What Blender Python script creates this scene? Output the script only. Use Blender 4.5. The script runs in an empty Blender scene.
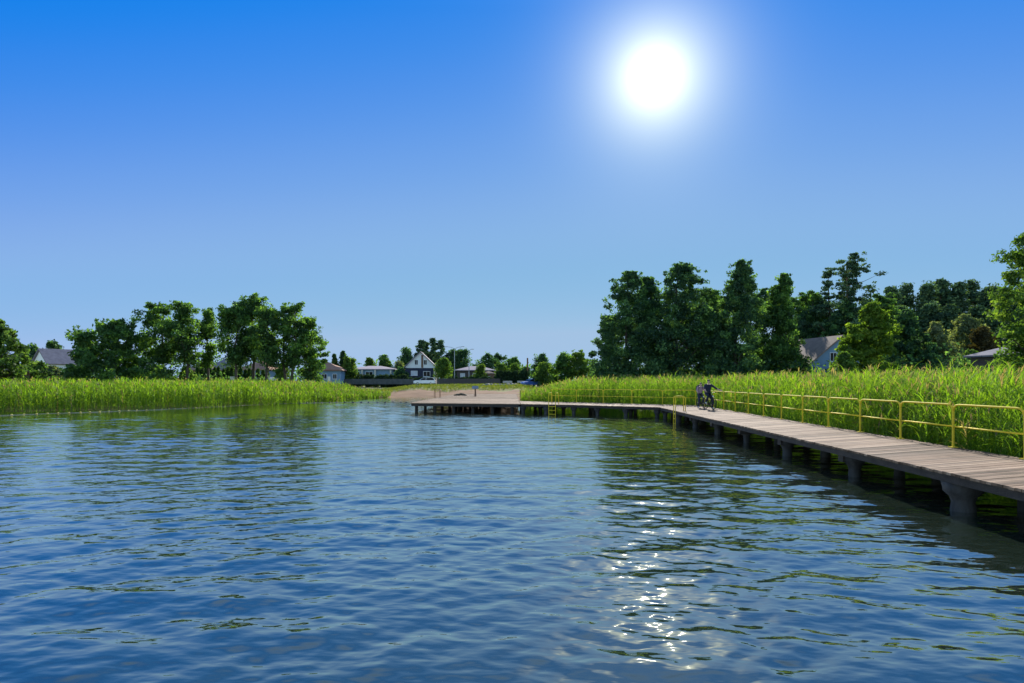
import bpy, math, random
import bmesh
import numpy as np
from mathutils import Vector, Matrix

S = bpy.context.scene
COL = S.collection
EYE = 2.34
HZ = 382.5
F = 682.67

# ---------------------------------------------------------------- camera
cam_d = bpy.data.cameras.new('camera')
cam_d.lens = 24.0
cam_d.sensor_width = 36.0
cam_d.shift_y = (HZ - 341.5) / 1024.0
cam_d.clip_start = 0.1
cam_d.clip_end = 20000.0
cam = bpy.data.objects.new('camera', cam_d)
COL.objects.link(cam)
cam.location = (0.0, 0.0, EYE)
cam.rotation_euler = (math.radians(90), 0, 0)
S.camera = cam

# ---------------------------------------------------------------- sun, sky, exposure
SUN_DIR = Vector((0.2094, 1.0, 0.4495)).normalized()
SUN_EL = math.asin(SUN_DIR.z)
SUN_AZ = math.atan2(SUN_DIR.x, SUN_DIR.y)
world = bpy.data.worlds.new('World')
S.world = world
world.use_nodes = True
wt = world.node_tree
wt.nodes.clear()
def wn(t, **kw):
    n = wt.nodes.new(t)
    for k, v in kw.items():
        setattr(n, k, v)
    return n
wo = wn('ShaderNodeOutputWorld')
wb = wn('ShaderNodeBackground')
wb.inputs['Strength'].default_value = 0.1
wt.links.new(wb.outputs[0], wo.inputs[0])
sky = wn('ShaderNodeTexSky', sky_type='NISHITA', sun_disc=False)
sky.sun_elevation = SUN_EL
sky.sun_rotation = SUN_AZ
sky.altitude = 100
sky.air_density = 1.0
sky.dust_density = 0.0
sky.ozone_density = 3.0
sc1 = wn('ShaderNodeVectorMath', operation='SCALE')
sc1.inputs['Scale'].default_value = 0.1
wt.links.new(sky.outputs[0], sc1.inputs[0])
cur = wn('ShaderNodeRGBCurve')
def set_curve(i, pts):
    c = cur.mapping.curves[i]
    while len(c.points) < len(pts):
        c.points.new(0.5, 0.5)
    for p, (x, y) in zip(c.points, pts):
        p.location = (x, y)
cur.mapping.extend = 'HORIZONTAL'
set_curve(0, [(0.0, 0.0), (0.135, 0.005), (0.165, 0.042), (0.19, 0.085), (0.24, 0.165), (0.31, 0.235), (0.42, 0.255), (0.55, 0.30), (0.7, 0.365)])
set_curve(1, [(0.0, 0.12), (0.26, 0.225), (0.32, 0.275), (0.42, 0.37), (0.54, 0.45), (0.65, 0.48), (0.93, 0.54)])
set_curve(2, [(0.0, 0.85), (0.48, 0.83), (0.75, 0.81), (0.95, 0.77)])
cur.mapping.update()
wt.links.new(sc1.outputs[0], cur.inputs['Color'])
hs = wn('ShaderNodeVectorMath', operation='SCALE')
hs.inputs['Scale'].default_value = 5.0
wt.links.new(cur.outputs[0], hs.inputs[0])
# the glow of the air round the sun: depends only on the angle to the sun
tc = wn('ShaderNodeTexCoord')
dot = wn('ShaderNodeVectorMath', operation='DOT_PRODUCT')
dot.inputs[1].default_value = SUN_DIR
wt.links.new(tc.outputs['Generated'], dot.inputs[0])
def m(op, a, b=None, clamp=False):
    n = wn('ShaderNodeMath', operation=op, use_clamp=clamp)
    for i, v in enumerate((a, b)):
        if v is None: continue
        if isinstance(v, (int, float)): n.inputs[i].default_value = v
        else: wt.links.new(v, n.inputs[i])
    return n.outputs[0]
ang = m('ARCCOSINE', m('MINIMUM', dot.outputs['Value'], 1.0))          # radians
def lobe(width, power, gain):
    return m('MULTIPLY', m('EXPONENT', m('MULTIPLY', m('POWER', m('DIVIDE', ang, width), power), -1.0)), gain)
def scaled(col, fac):
    n = wn('ShaderNodeVectorMath', operation='SCALE')
    n.inputs[0].default_value = col
    wt.links.new(fac, n.inputs['Scale'])
    return n.outputs[0]
def vadd(a, b):
    n = wn('ShaderNodeVectorMath', operation='ADD')
    wt.links.new(a, n.inputs[0]); wt.links.new(b, n.inputs[1])
    return n.outputs[0]
GLOW = scaled((1.0, 0.94, 0.45), lobe(0.042, 1.0, 11.0))
# added fill: sky behind and overhead, out of view, brightened to lift the shadows
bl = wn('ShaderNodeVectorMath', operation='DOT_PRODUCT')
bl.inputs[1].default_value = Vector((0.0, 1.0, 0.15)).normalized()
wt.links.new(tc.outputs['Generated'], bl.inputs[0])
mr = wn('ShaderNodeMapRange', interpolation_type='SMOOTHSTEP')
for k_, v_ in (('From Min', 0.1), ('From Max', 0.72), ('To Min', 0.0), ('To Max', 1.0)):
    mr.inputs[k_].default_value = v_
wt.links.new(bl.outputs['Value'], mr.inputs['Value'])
fill_sky = wn('ShaderNodeVectorMath', operation='SCALE')
fill_sky.inputs['Scale'].default_value = 1.4
wt.links.new(sky.outputs[0], fill_sky.inputs[0])
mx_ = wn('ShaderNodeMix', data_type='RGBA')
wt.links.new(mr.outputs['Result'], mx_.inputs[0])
wt.links.new(fill_sky.outputs[0], mx_.inputs[6]); wt.links.new(hs.outputs[0], mx_.inputs[7])
# high overhead, above about 30 degrees, the same added fill, lightening water and shade
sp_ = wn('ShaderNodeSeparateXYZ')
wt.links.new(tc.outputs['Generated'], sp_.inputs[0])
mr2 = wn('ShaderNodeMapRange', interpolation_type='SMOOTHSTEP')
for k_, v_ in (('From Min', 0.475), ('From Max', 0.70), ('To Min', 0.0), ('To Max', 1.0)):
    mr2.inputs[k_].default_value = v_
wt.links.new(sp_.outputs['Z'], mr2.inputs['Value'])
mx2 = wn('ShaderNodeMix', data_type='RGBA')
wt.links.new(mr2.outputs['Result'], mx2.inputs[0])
wt.links.new(mx_.outputs[2], mx2.inputs[6]); wt.links.new(fill_sky.outputs[0], mx2.inputs[7])
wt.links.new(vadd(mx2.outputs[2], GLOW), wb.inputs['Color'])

sun_d = bpy.data.lights.new('sun', 'SUN')
sun_d.energy = 5.0
sun_d.angle = math.radians(0.53)
sun_d.color = (1.0, 0.95, 0.86)
sun = bpy.data.objects.new('sun', sun_d)
COL.objects.link(sun)
sun.rotation_euler = (-SUN_DIR).to_track_quat('-Z', 'Y').to_euler()
sun.location = (20, 90, 60)

S.view_settings.view_transform = 'Standard'
S.view_settings.look = 'None'
S.view_settings.exposure = 1.0
S.view_settings.gamma = 1.0
S.view_settings.use_curve_mapping = False
S.cycles.use_denoising = True
S.cycles.denoiser = 'OPENIMAGEDENOISE'
S.cycles.denoising_input_passes = 'RGB_ALBEDO_NORMAL'
S.cycles.sample_clamp_direct = 2.5
S.cycles.sample_clamp_indirect = 6.0
S.cycles.max_bounces = 8
S.cycles.transparent_max_bounces = 8

# ================================================================ helpers
RNG = np.random.default_rng(7)

def tag(o, label=None, cat=None, group=None, kind=None):
    if label: o['label'] = label
    if cat: o['category'] = cat
    if group: o['group'] = group
    if kind: o['kind'] = kind
    return o

def link_mesh(name, me, mat=None, parent=None):
    o = bpy.data.objects.new(name, me)
    COL.objects.link(o)
    if mat is not None:
        for mm in (mat if isinstance(mat, (list, tuple)) else [mat]):
            me.materials.append(mm)
    if parent is not None:
        o.parent = parent
    return o

def empty(name, loc=(0, 0, 0), rz=0.0):
    o = bpy.data.objects.new(name, None)
    o.empty_display_size = 0.5
    COL.objects.link(o)
    o.location = loc
    o.rotation_euler = (0, 0, rz)
    return o

def quads_mesh(name, V, Q, var=None, mat=None, parent=None, smooth=False):
    """V (n,3), Q (m,4) numpy; var = per-face value stored as attribute 'var'"""
    me = bpy.data.meshes.new(name)
    V = np.ascontiguousarray(V, dtype=np.float32)
    Q = np.ascontiguousarray(Q, dtype=np.int32)
    k = Q.shape[1]
    me.vertices.add(len(V)); me.vertices.foreach_set('co', V.ravel())
    me.loops.add(Q.size); me.loops.foreach_set('vertex_index', Q.ravel())
    me.polygons.add(len(Q))
    me.polygons.foreach_set('loop_start', np.arange(0, Q.size, k, dtype=np.int32))
    me.polygons.foreach_set('loop_total', np.full(len(Q), k, dtype=np.int32))
    if smooth:
        me.polygons.foreach_set('use_smooth', np.ones(len(Q), dtype=bool))
    me.update(calc_edges=True)
    if var is not None:
        at = me.attributes.new('var', 'FLOAT', 'FACE')
        at.data.foreach_set('value', np.ascontiguousarray(var, dtype=np.float32))
    return link_mesh(name, me, mat, parent)

class MB:
    """collects boxes, prisms and tubes and builds them as one mesh"""
    def __init__(self):
        self.v = []; self.f = []; self.var = []; self.mi = []
        self.cur = 0
    def add(self, vs, fs, var=None):
        n = len(self.v)
        self.v += [tuple(p) for p in vs]
        self.f += [tuple(i + n for i in f) for f in fs]
        r = random.random() if var is None else var
        self.var += [r] * len(fs)
        self.mi += [self.cur] * len(fs)
        return self
    def box(self, c, s, rz=0.0, var=None):
        x, y, z = s[0] / 2, s[1] / 2, s[2] / 2
        ca, sa = math.cos(rz), math.sin(rz)
        vs = []
        for dz in (-z, z):
            for dx, dy in ((-x, -y), (x, -y), (x, y), (-x, y)):
                vs.append((c[0] + dx * ca - dy * sa, c[1] + dx * sa + dy * ca, c[2] + dz))
        return self.add(vs, [(3, 2, 1, 0), (4, 5, 6, 7), (0, 1, 5, 4), (1, 2, 6, 5), (2, 3, 7, 6), (3, 0, 4, 7)], var)
    def prism(self, poly, z0, z1, var=None):
        n = len(poly)
        vs = [(p[0], p[1], z0) for p in poly] + [(p[0], p[1], z1) for p in poly]
        fs = [tuple(range(n - 1, -1, -1)), tuple(range(n, 2 * n))]
        fs += [(i, (i + 1) % n, n + (i + 1) % n, n + i) for i in range(n)]
        return self.add(vs, fs, var)
    def slab(self, quad, t, var=None):
        """a quad of 3D points given a thickness t along -normal"""
        q = [Vector(p) for p in quad]
        nrm = (q[1] - q[0]).cross(q[2] - q[0]).normalized() * t
        n = len(q)
        vs = q + [p - nrm for p in q]
        fs = [tuple(range(n)), tuple(range(2 * n - 1, n - 1, -1))]
        fs += [(i, n + i, n + (i + 1) % n, (i + 1) % n) for i in range(n)]
        return self.add(vs, fs, var)
    def tube(self, pts, r, n=6, var=None, caps=True):
        pts = [Vector(p) for p in pts]
        rs = list(r) if isinstance(r, (list, tuple)) else [r] * len(pts)
        vs, fs = [], []
        prev = None
        for i, p in enumerate(pts):
            a = pts[min(i + 1, len(pts) - 1)] - pts[max(i - 1, 0)]
            a.normalize()
            if prev is None:
                up = Vector((0, 0, 1)) if abs(a.z) < 0.9 else Vector((1, 0, 0))
                u = a.cross(up).normalized()
            else:
                u = (prev - a * prev.dot(a)).normalized()
            prev = u
            w = a.cross(u)
            for k in range(n):
                t = 2 * math.pi * k / n
                vs.append(p + (u * math.cos(t) + w * math.sin(t)) * rs[i])
        for i in range(len(pts) - 1):
            for k in range(n):
                k2 = (k + 1) % n
                fs.append((i * n + k, i * n + k2, (i + 1) * n + k2, (i + 1) * n + k))
        if caps:
            fs.append(tuple(range(n - 1, -1, -1)))
            m0 = (len(pts) - 1) * n
            fs.append(tuple(m0 + k for k in range(n)))
        return self.add(vs, fs, var)
    def lathe(self, c, prof, n=10, var=None):
        """prof = [(r, z)...] turned about the vertical through c"""
        vs, fs = [], []
        for (r, z) in prof:
            for k in range(n):
                t = 2 * math.pi * k / n
                vs.append((c[0] + r * math.cos(t), c[1] + r * math.sin(t), c[2] + z))
        for i in range(len(prof) - 1):
            for k in range(n):
                k2 = (k + 1) % n
                fs.append((i * n + k, i * n + k2, (i + 1) * n + k2, (i + 1) * n + k))
        fs.append(tuple(range(n - 1, -1, -1)))
        m0 = (len(prof) - 1) * n
        fs.append(tuple(m0 + k for k in range(n)))
        return self.add(vs, fs, var)
    def blob(self, c, r, n=8, m=5, rough=0.0, var=None):
        prof = []
        vs, fs = [], []
        for j in range(1, m):
            ph = -math.pi / 2 + math.pi * j / m
            for k in range(n):
                t = 2 * math.pi * k / n
                q = 1 + rough * (random.random() - 0.5)
                vs.append((c[0] + r[0] * q * math.cos(ph) * math.cos(t), c[1] + r[1] * q * math.cos(ph) * math.sin(t), c[2] + r[2] * q * math.sin(ph)))
        for j in range(m - 2):
            for k in range(n):
                k2 = (k + 1) % n
                fs.append((j * n + k, j * n + k2, (j + 1) * n + k2, (j + 1) * n + k))
        b = len(vs)
        vs.append((c[0], c[1], c[2] - r[2])); vs.append((c[0], c[1], c[2] + r[2]))
        for k in range(n):
            k2 = (k + 1) % n
            fs.append((b, k2, k))
            fs.append((b + 1, (m - 2) * n + k, (m - 2) * n + k2))
        return self.add(vs, fs, var)
    def build(self, name, mat=None, parent=None, smooth=False, bevel=0.0):
        me = bpy.data.meshes.new(name)
        me.from_pydata(self.v, [], self.f)
        at = me.attributes.new('var', 'FLOAT', 'FACE')
        at.data.foreach_set('value', np.array(self.var, dtype=np.float32))
        me.polygons.foreach_set('material_index', np.array(self.mi, dtype=np.int32))
        if smooth:
            me.polygons.foreach_set('use_smooth', np.ones(len(self.f), dtype=bool))
        me.update()
        o = link_mesh(name, me, mat, parent)
        if bevel:
            b = o.modifiers.new('bevel', 'BEVEL'); b.width = bevel; b.segments = 2; b.limit_method = 'ANGLE'
        return o

def copy_tree(o, parent=None):
    c = o.copy(); COL.objects.link(c); c.parent = parent
    for ch in list(o.children):
        copy_tree(ch, c)
    return c

def PX(px, Y):
    """world X of the photograph's column px at depth Y"""
    return (px - 512) / F * Y
def PZ(py, Y):
    return EYE + (HZ - py) / F * Y

# ================================================================ materials
def mat_nodes(name):
    mt = bpy.data.materials.new(name)
    mt.use_nodes = True
    nt = mt.node_tree
    nt.nodes.clear()
    out = nt.nodes.new('ShaderNodeOutputMaterial')
    return mt, nt, out

def N(nt, t, **kw):
    n = nt.nodes.new(t)
    for k, v in kw.items():
        if k.startswith('i_'):
            n.inputs[k[2:].replace('_', ' ')].default_value = v
        else:
            setattr(n, k, v)
    return n

def ramp(nt, fac, stops):
    r = nt.nodes.new('ShaderNodeValToRGB')
    el = r.color_ramp.elements
    while len(el) < len(stops): el.new(0.5)
    for e, (p, c) in zip(el, stops):
        e.position = p; e.color = (*c, 1)
    nt.links.new(fac, r.inputs[0])
    return r.outputs[0]

def noise(nt, scale, detail=4, rough=0.55, vec=None, obj=True, stretch=None):
    tcn = nt.nodes.new('ShaderNodeTexCoord')
    src = tcn.outputs['Object']
    if stretch:
        mp = nt.nodes.new('ShaderNodeMapping'); mp.inputs['Scale'].default_value = stretch
        nt.links.new(src, mp.inputs[0]); src = mp.outputs[0]
    n = nt.nodes.new('ShaderNodeTexNoise')
    n.inputs['Scale'].default_value = scale; n.inputs['Detail'].default_value = detail; n.inputs['Roughness'].default_value = rough
    nt.links.new(src, n.inputs['Vector'])
    return n.outputs['Fac']

def leaf_mat(name, stops, trans=0.45, gloss=0.012, tcol=(1.7, 1.65, 0.55), grough=0.6):
    """leaf: per-leaf colour from 'var' plus the light that comes through the blade"""
    mt, nt, out = mat_nodes(name)
    at = N(nt, 'ShaderNodeAttribute', attribute_name='var')
    col = ramp(nt, at.outputs['Fac'], stops)
    d = N(nt, 'ShaderNodeBsdfDiffuse')
    t = N(nt, 'ShaderNodeBsdfTranslucent')
    g = N(nt, 'ShaderNodeBsdfGlossy'); g.inputs['Roughness'].default_value = grough
    mul = N(nt, 'ShaderNodeVectorMath', operation='MULTIPLY'); mul.inputs[1].default_value = tcol
    nt.links.new(col, mul.inputs[0])
    nt.links.new(col, d.inputs['Color']); nt.links.new(mul.outputs[0], t.inputs['Color'])
    m1 = N(nt, 'ShaderNodeMixShader'); m1.inputs[0].default_value = trans
    nt.links.new(d.outputs[0], m1.inputs[1]); nt.links.new(t.outputs[0], m1.inputs[2])
    m2 = N(nt, 'ShaderNodeMixShader'); m2.inputs[0].default_value = gloss
    nt.links.new(m1.outputs[0], m2.inputs[1]); nt.links.new(g.outputs[0], m2.inputs[2])
    nt.links.new(m2.outputs[0], out.inputs[0])
    return mt

def surf_mat(name, c0, c1, scale=3.0, rough=0.7, bump=0.0, metallic=0.0, stretch=None, spec=0.4, usevar=0.0, detail=5, bscale=None):
    """c0..c1 mixed by noise (and, by usevar, per-face value)"""
    mt, nt, out = mat_nodes(name)
    p = N(nt, 'ShaderNodeBsdfPrincipled')
    p.inputs['Roughness'].default_value = rough
    p.inputs['Metallic'].default_value = metallic
    p.inputs['Specular IOR Level'].default_value = spec
    fac = noise(nt, scale, detail, 0.6, stretch=stretch)
    if usevar:
        at = N(nt, 'ShaderNodeAttribute', attribute_name='var')
        mx = N(nt, 'ShaderNodeMix', data_type='FLOAT')
        mx.inputs[0].default_value = usevar
        nt.links.new(fac, mx.inputs[2]); nt.links.new(at.outputs['Fac'], mx.inputs[3])
        fac = mx.outputs[0]
    col = ramp(nt, fac, [(0.25, c0), (0.75, c1)])
    nt.links.new(col, p.inputs['Base Color'])
    if bump:
        b = N(nt, 'ShaderNodeBump'); b.inputs['Strength'].default_value = bump; b.inputs['Distance'].default_value = 0.02
        nt.links.new(noise(nt, bscale or scale * 6, 4, 0.6, stretch=stretch), b.inputs['Height'])
        nt.links.new(b.outputs[0], p.inputs['Normal'])
    nt.links.new(p.outputs[0], out.inputs[0])
    return mt

M = {}
# foliage
M['alder'] = leaf_mat('alder_leaf', [(0.0, (0.031, 0.070, 0.024)), (0.6, (0.066, 0.145, 0.040)), (1.0, (0.159, 0.291, 0.065))], 0.5)
M['dark'] = leaf_mat('dark_leaf', [(0.0, (0.024, 0.060, 0.035)), (0.6, (0.054, 0.123, 0.053)), (1.0, (0.138, 0.261, 0.084))], 0.45)
M['bright'] = leaf_mat('bright_leaf', [(0.0, (0.053, 0.112, 0.019)), (0.6, (0.098, 0.195, 0.026)), (1.0, (0.165, 0.255, 0.033))], 0.55, 0.02, (1.2, 1.15, 0.6))
M['leafy'] = leaf_mat('leafy_leaf', [(0.0, (0.036, 0.081, 0.018)), (0.6, (0.077, 0.161, 0.028)), (1.0, (0.135, 0.232, 0.042))], 0.5, 0.02, (1.2, 1.15, 0.6))
M['lime'] = leaf_mat('lime_leaf', [(0.0, (0.07, 0.13, 0.018)), (0.6, (0.13, 0.22, 0.026)), (1.0, (0.20, 0.29, 0.04))], 0.6, 0.012, (1.3, 1.3, 0.5))
M['olive'] = leaf_mat('olive_leaf', [(0.0, (0.075, 0.112, 0.053)), (0.6, (0.128, 0.165, 0.083)), (1.0, (0.195, 0.225, 0.120))], 0.4)
M['brown'] = leaf_mat('brownish_leaf', [(0.0, (0.030, 0.028, 0.012)), (0.6, (0.055, 0.048, 0.018)), (1.0, (0.08, 0.065, 0.024))], 0.35)
M['pine'] = leaf_mat('pine_needle', [(0.0, (0.027, 0.057, 0.035)), (0.6, (0.057, 0.113, 0.057)), (1.0, (0.132, 0.217, 0.099))], 0.22)
M['thuja'] = leaf_mat('thuja_leaf', [(0.0, (0.024, 0.060, 0.017)), (0.6, (0.048, 0.102, 0.022)), (1.0, (0.072, 0.144, 0.030))], 0.35)
M['hedge'] = leaf_mat('hedge_leaf', [(0.0, (0.016, 0.037, 0.019)), (0.6, (0.031, 0.065, 0.026)), (1.0, (0.053, 0.093, 0.031))], 0.3)
M['reed'] = leaf_mat('reed_leaf', [(0.0, (0.085, 0.16, 0.018)), (0.45, (0.15, 0.27, 0.022)), (0.85, (0.23, 0.33, 0.035)), (0.93, (0.20, 0.17, 0.09)), (1.0, (0.24, 0.17, 0.14))], 0.55, 0.02, (1.35, 1.35, 0.45), 0.6)
M['grass'] = leaf_mat('grass_blade', [(0.0, (0.06, 0.11, 0.02)), (0.6, (0.14, 0.17, 0.03)), (1.0, (0.24, 0.21, 0.06))], 0.45)
M['bark'] = surf_mat('bark', (0.035, 0.028, 0.022), (0.09, 0.075, 0.06), 4, 0.9, 0.6, stretch=(1, 1, 0.25))
M['pinebark'] = surf_mat('pine_bark', (0.07, 0.045, 0.03), (0.16, 0.10, 0.065), 4, 0.9, 0.6, stretch=(1, 1, 0.25))
# ground
def ground_mat():
    mt, nt, out = mat_nodes('grassy_ground')
    p = N(nt, 'ShaderNodeBsdfPrincipled'); p.inputs['Roughness'].default_value = 0.95; p.inputs['Specular IOR Level'].default_value = 0.1
    a = ramp(nt, noise(nt, 0.25, 6, 0.65), [(0.3, (0.05, 0.085, 0.02)), (0.5, (0.15, 0.16, 0.04)), (0.7, (0.24, 0.20, 0.075))])
    nt.links.new(a, p.inputs['Base Color'])
    b = N(nt, 'ShaderNodeBump'); b.inputs['Strength'].default_value = 0.8; b.inputs['Distance'].default_value = 0.15
    nt.links.new(noise(nt, 6, 6, 0.7), b.inputs['Height']); nt.links.new(b.outputs[0], p.inputs['Normal'])
    nt.links.new(p.outputs[0], out.inputs[0])
    return mt
M['ground'] = ground_mat()
M['sand'] = surf_mat('beach_sand', (0.19, 0.118, 0.072), (0.30, 0.195, 0.125), 0.5, 0.95, 0.7, spec=0.02, detail=8, bscale=3)
M['road'] = surf_mat('asphalt', (0.04, 0.04, 0.042), (0.075, 0.073, 0.07), 0.8, 0.9, 0.2)

def water_mat():
    mt, nt, out = mat_nodes('lake_water')
    body = N(nt, 'ShaderNodeBsdfDiffuse'); body.inputs['Color'].default_value = (0.018, 0.030, 0.020, 1)
    mir = N(nt, 'ShaderNodeBsdfGlossy'); mir.inputs["Roughness"].default_value = 0.012; mir.inputs["Color"].default_value = (1, 1, 0.92, 1)
    lw = N(nt, 'ShaderNodeLayerWeight'); lw.inputs['Blend'].default_value = 0.5
    pw = N(nt, 'ShaderNodeMath', operation='POWER'); pw.inputs[1].default_value = 2.5
    nt.links.new(lw.outputs['Facing'], pw.inputs[0])
    fr = N(nt, 'ShaderNodeMath', operation='MULTIPLY_ADD'); fr.inputs[1].default_value = 0.97; fr.inputs[2].default_value = 0.015
    nt.links.new(pw.outputs[0], fr.inputs[0])
    p = N(nt, 'ShaderNodeMixShader')
    nt.links.new(fr.outputs[0], p.inputs[0]); nt.links.new(body.outputs[0], p.inputs[1]); nt.links.new(mir.outputs[0], p.inputs[2])
    tcn = N(nt, 'ShaderNodeTexCoord')
    mp = N(nt, 'ShaderNodeMapping'); mp.inputs['Scale'].default_value = (0.6, 1.0, 1.0); mp.inputs['Rotation'].default_value = (0, 0, 0.2)
    nt.links.new(tcn.outputs['Object'], mp.inputs[0])
    n1 = N(nt, 'ShaderNodeTexNoise'); n1.inputs['Scale'].default_value = 4.0; n1.inputs['Detail'].default_value = 2.5; n1.inputs['Roughness'].default_value = 0.5
    nt.links.new(mp.outputs[0], n1.inputs['Vector'])
    b = N(nt, 'ShaderNodeBump'); b.inputs['Strength'].default_value = 1.0; b.inputs['Distance'].default_value = WATER_BUMP
    nt.links.new(n1.outputs['Fac'], b.inputs['Height'])
    for q_ in (body, mir, lw):
        nt.links.new(b.outputs[0], q_.inputs['Normal'])
    nt.links.new(p.outputs[0], out.inputs[0])
    return mt
WATER_BUMP = 0.016
M['water'] = water_mat()

# timber, concrete, paint
def plank_mat():
    mt, nt, out = mat_nodes('weathered_planks')
    p = N(nt, 'ShaderNodeBsdfPrincipled'); p.inputs['Roughness'].default_value = 0.9; p.inputs['Specular IOR Level'].default_value = 0.12
    at = N(nt, 'ShaderNodeAttribute', attribute_name='var')
    c = ramp(nt, at.outputs['Fac'], [(0.0, (0.10, 0.070, 0.050)), (0.35, (0.20, 0.138, 0.098)), (0.75, (0.285, 0.204, 0.147)), (1.0, (0.40, 0.30, 0.225))])
    g = noise(nt, 2.2, 6, 0.65, stretch=(0.9, 9.0, 1))
    gm = ramp(nt, g, [(0.3, (0.62, 0.60, 0.58)), (0.65, (1.1, 1.08, 1.05))])
    mul = N(nt, 'ShaderNodeVectorMath', operation='MULTIPLY')
    nt.links.new(c, mul.inputs[0]); nt.links.new(gm, mul.inputs[1])
    nt.links.new(mul.outputs[0], p.inputs['Base Color'])
    st = ramp(nt, noise(nt, 0.7, 7, 0.7), [(0.36, (0.62, 0.58, 0.52)), (0.52, (1.0, 0.97, 0.93)), (0.7, (1.12, 1.06, 1.0))])
    mu2 = N(nt, 'ShaderNodeVectorMath', operation='MULTIPLY')
    nt.links.new(mul.outputs[0], mu2.inputs[0]); nt.links.new(st, mu2.inputs[1])
    nt.links.new(mu2.outputs[0], p.inputs['Base Color'])
    b = N(nt, 'ShaderNodeBump'); b.inputs['Strength'].default_value = 0.5; b.inputs['Distance'].default_value = 0.01
    nt.links.new(noise(nt, 8, 5, 0.7, stretch=(0.5, 8.0, 1)), b.inputs['Height']); nt.links.new(b.outputs[0], p.inputs['Normal'])
    nt.links.new(p.outputs[0], out.inputs[0])
    return mt
M['plank'] = plank_mat()
M['beam'] = surf_mat('tarred_beam', (0.012, 0.010, 0.009), (0.045, 0.038, 0.033), 3, 0.85, 0.6, stretch=(1, 1, 4))
M['pile'] = surf_mat('wet_concrete', (0.006, 0.006, 0.007), (0.06, 0.059, 0.058), 2.2, 0.8, 0.9, stretch=(2.5, 2.5, 0.5), detail=8)
M['yellow'] = surf_mat('yellow_paint', (0.56, 0.41, 0.03), (0.74, 0.56, 0.05), 5, 0.7, 0.15, spec=0.05)
M['rust'] = surf_mat('rusty_steel', (0.12, 0.05, 0.025), (0.26, 0.13, 0.06), 5, 0.8, 0.3)
M['steel'] = surf_mat('grey_steel', (0.30, 0.31, 0.32), (0.42, 0.43, 0.44), 4, 0.45, 0.1, metallic=0.6)
M['darksteel'] = surf_mat('dark_steel', (0.04, 0.042, 0.045), (0.07, 0.072, 0.075), 4, 0.5, 0.1, metallic=0.3)
M['white'] = surf_mat('white_render', (0.70, 0.70, 0.68), (0.80, 0.80, 0.78), 0.6, 0.85, 0.0)
M['cream'] = surf_mat('cream_render', (0.52, 0.47, 0.36), (0.62, 0.57, 0.45), 0.6, 0.85, 0.0)
M['blueren'] = surf_mat('blue_render', (0.16, 0.26, 0.36), (0.22, 0.33, 0.43), 0.6, 0.85, 0.0)
M['greyren'] = surf_mat('grey_render', (0.30, 0.31, 0.33), (0.38, 0.39, 0.41), 0.6, 0.85, 0.0)
M['fencegrey'] = surf_mat('grey_fence_board', (0.06, 0.065, 0.06), (0.12, 0.125, 0.12), 1.5, 0.85)
M['darkwood'] = surf_mat('dark_wood', (0.05, 0.042, 0.04), (0.11, 0.09, 0.08), 2.5, 0.8, 0.4, stretch=(1, 1, 6))
M['brownwood'] = surf_mat('brown_wood', (0.13, 0.075, 0.045), (0.22, 0.13, 0.08), 2.5, 0.8, 0.4, stretch=(1, 1, 6))
M['palewood'] = surf_mat('pale_wood', (0.42, 0.38, 0.32), (0.56, 0.51, 0.44), 2.5, 0.8, 0.3, stretch=(1, 1, 6))
def tile_mat(name, c0, c1):
    mt, nt, out = mat_nodes(name)
    p = N(nt, 'ShaderNodeBsdfPrincipled'); p.inputs['Roughness'].default_value = 0.9; p.inputs['Specular IOR Level'].default_value = 0.1
    c = ramp(nt, noise(nt, 1.4, 6, 0.65), [(0.25, c0), (0.75, c1)])
    nt.links.new(c, p.inputs['Base Color'])
    tcn = N(nt, 'ShaderNodeTexCoord')
    w = N(nt, 'ShaderNodeTexWave', wave_type='BANDS', bands_direction='Z'); w.inputs['Scale'].default_value = 1.6; w.inputs['Distortion'].default_value = 0.6
    nt.links.new(tcn.outputs['Object'], w.inputs['Vector'])
    b = N(nt, 'ShaderNodeBump'); b.inputs['Strength'].default_value = 0.3; b.inputs['Distance'].default_value = 0.03
    nt.links.new(w.outputs['Fac'], b.inputs['Height']); nt.links.new(b.outputs[0], p.inputs['Normal'])
    nt.links.new(p.outputs[0], out.inputs[0])
    return mt
M['tile_grey'] = tile_mat('grey_roof_tile', (0.14, 0.13, 0.15), (0.24, 0.22, 0.25))
M['tile_red'] = tile_mat('faded_red_roof_tile', (0.25, 0.13, 0.09), (0.40, 0.23, 0.15))
M['tile_brown'] = tile_mat('brown_roof_tile', (0.17, 0.12, 0.09), (0.30, 0.22, 0.17))
M['tile_mauve'] = tile_mat('mauve_metal_roof', (0.26, 0.22, 0.25), (0.40, 0.34, 0.36))
def glass_mat():
    mt, nt, out = mat_nodes('window_glass')
    p = N(nt, 'ShaderNodeBsdfPrincipled'); p.inputs['Roughness'].default_value = 0.15
    p.inputs['Specular IOR Level'].default_value = 0.06
    c = ramp(nt, noise(nt, 0.7, 2), [(0.3, (0.006, 0.008, 0.01)), (0.7, (0.02, 0.024, 0.03))])
    nt.links.new(c, p.inputs['Base Color'])
    nt.links.new(p.outputs[0], out.inputs[0])
    return mt
M['glass'] = glass_mat()
M['curtain'] = surf_mat('curtained_window', (0.45, 0.47, 0.5), (0.6, 0.62, 0.64), 1.5, 0.4, 0.1)
M['silver'] = surf_mat('silver_car_paint', (0.50, 0.54, 0.60), (0.56, 0.60, 0.66), 0.5, 0.3, 0.0, metallic=0.3, spec=0.6)
M['bluecar'] = surf_mat('blue_car_paint', (0.035, 0.10, 0.35), (0.05, 0.13, 0.42), 0.5, 0.3, 0.0, spec=0.6)
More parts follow.
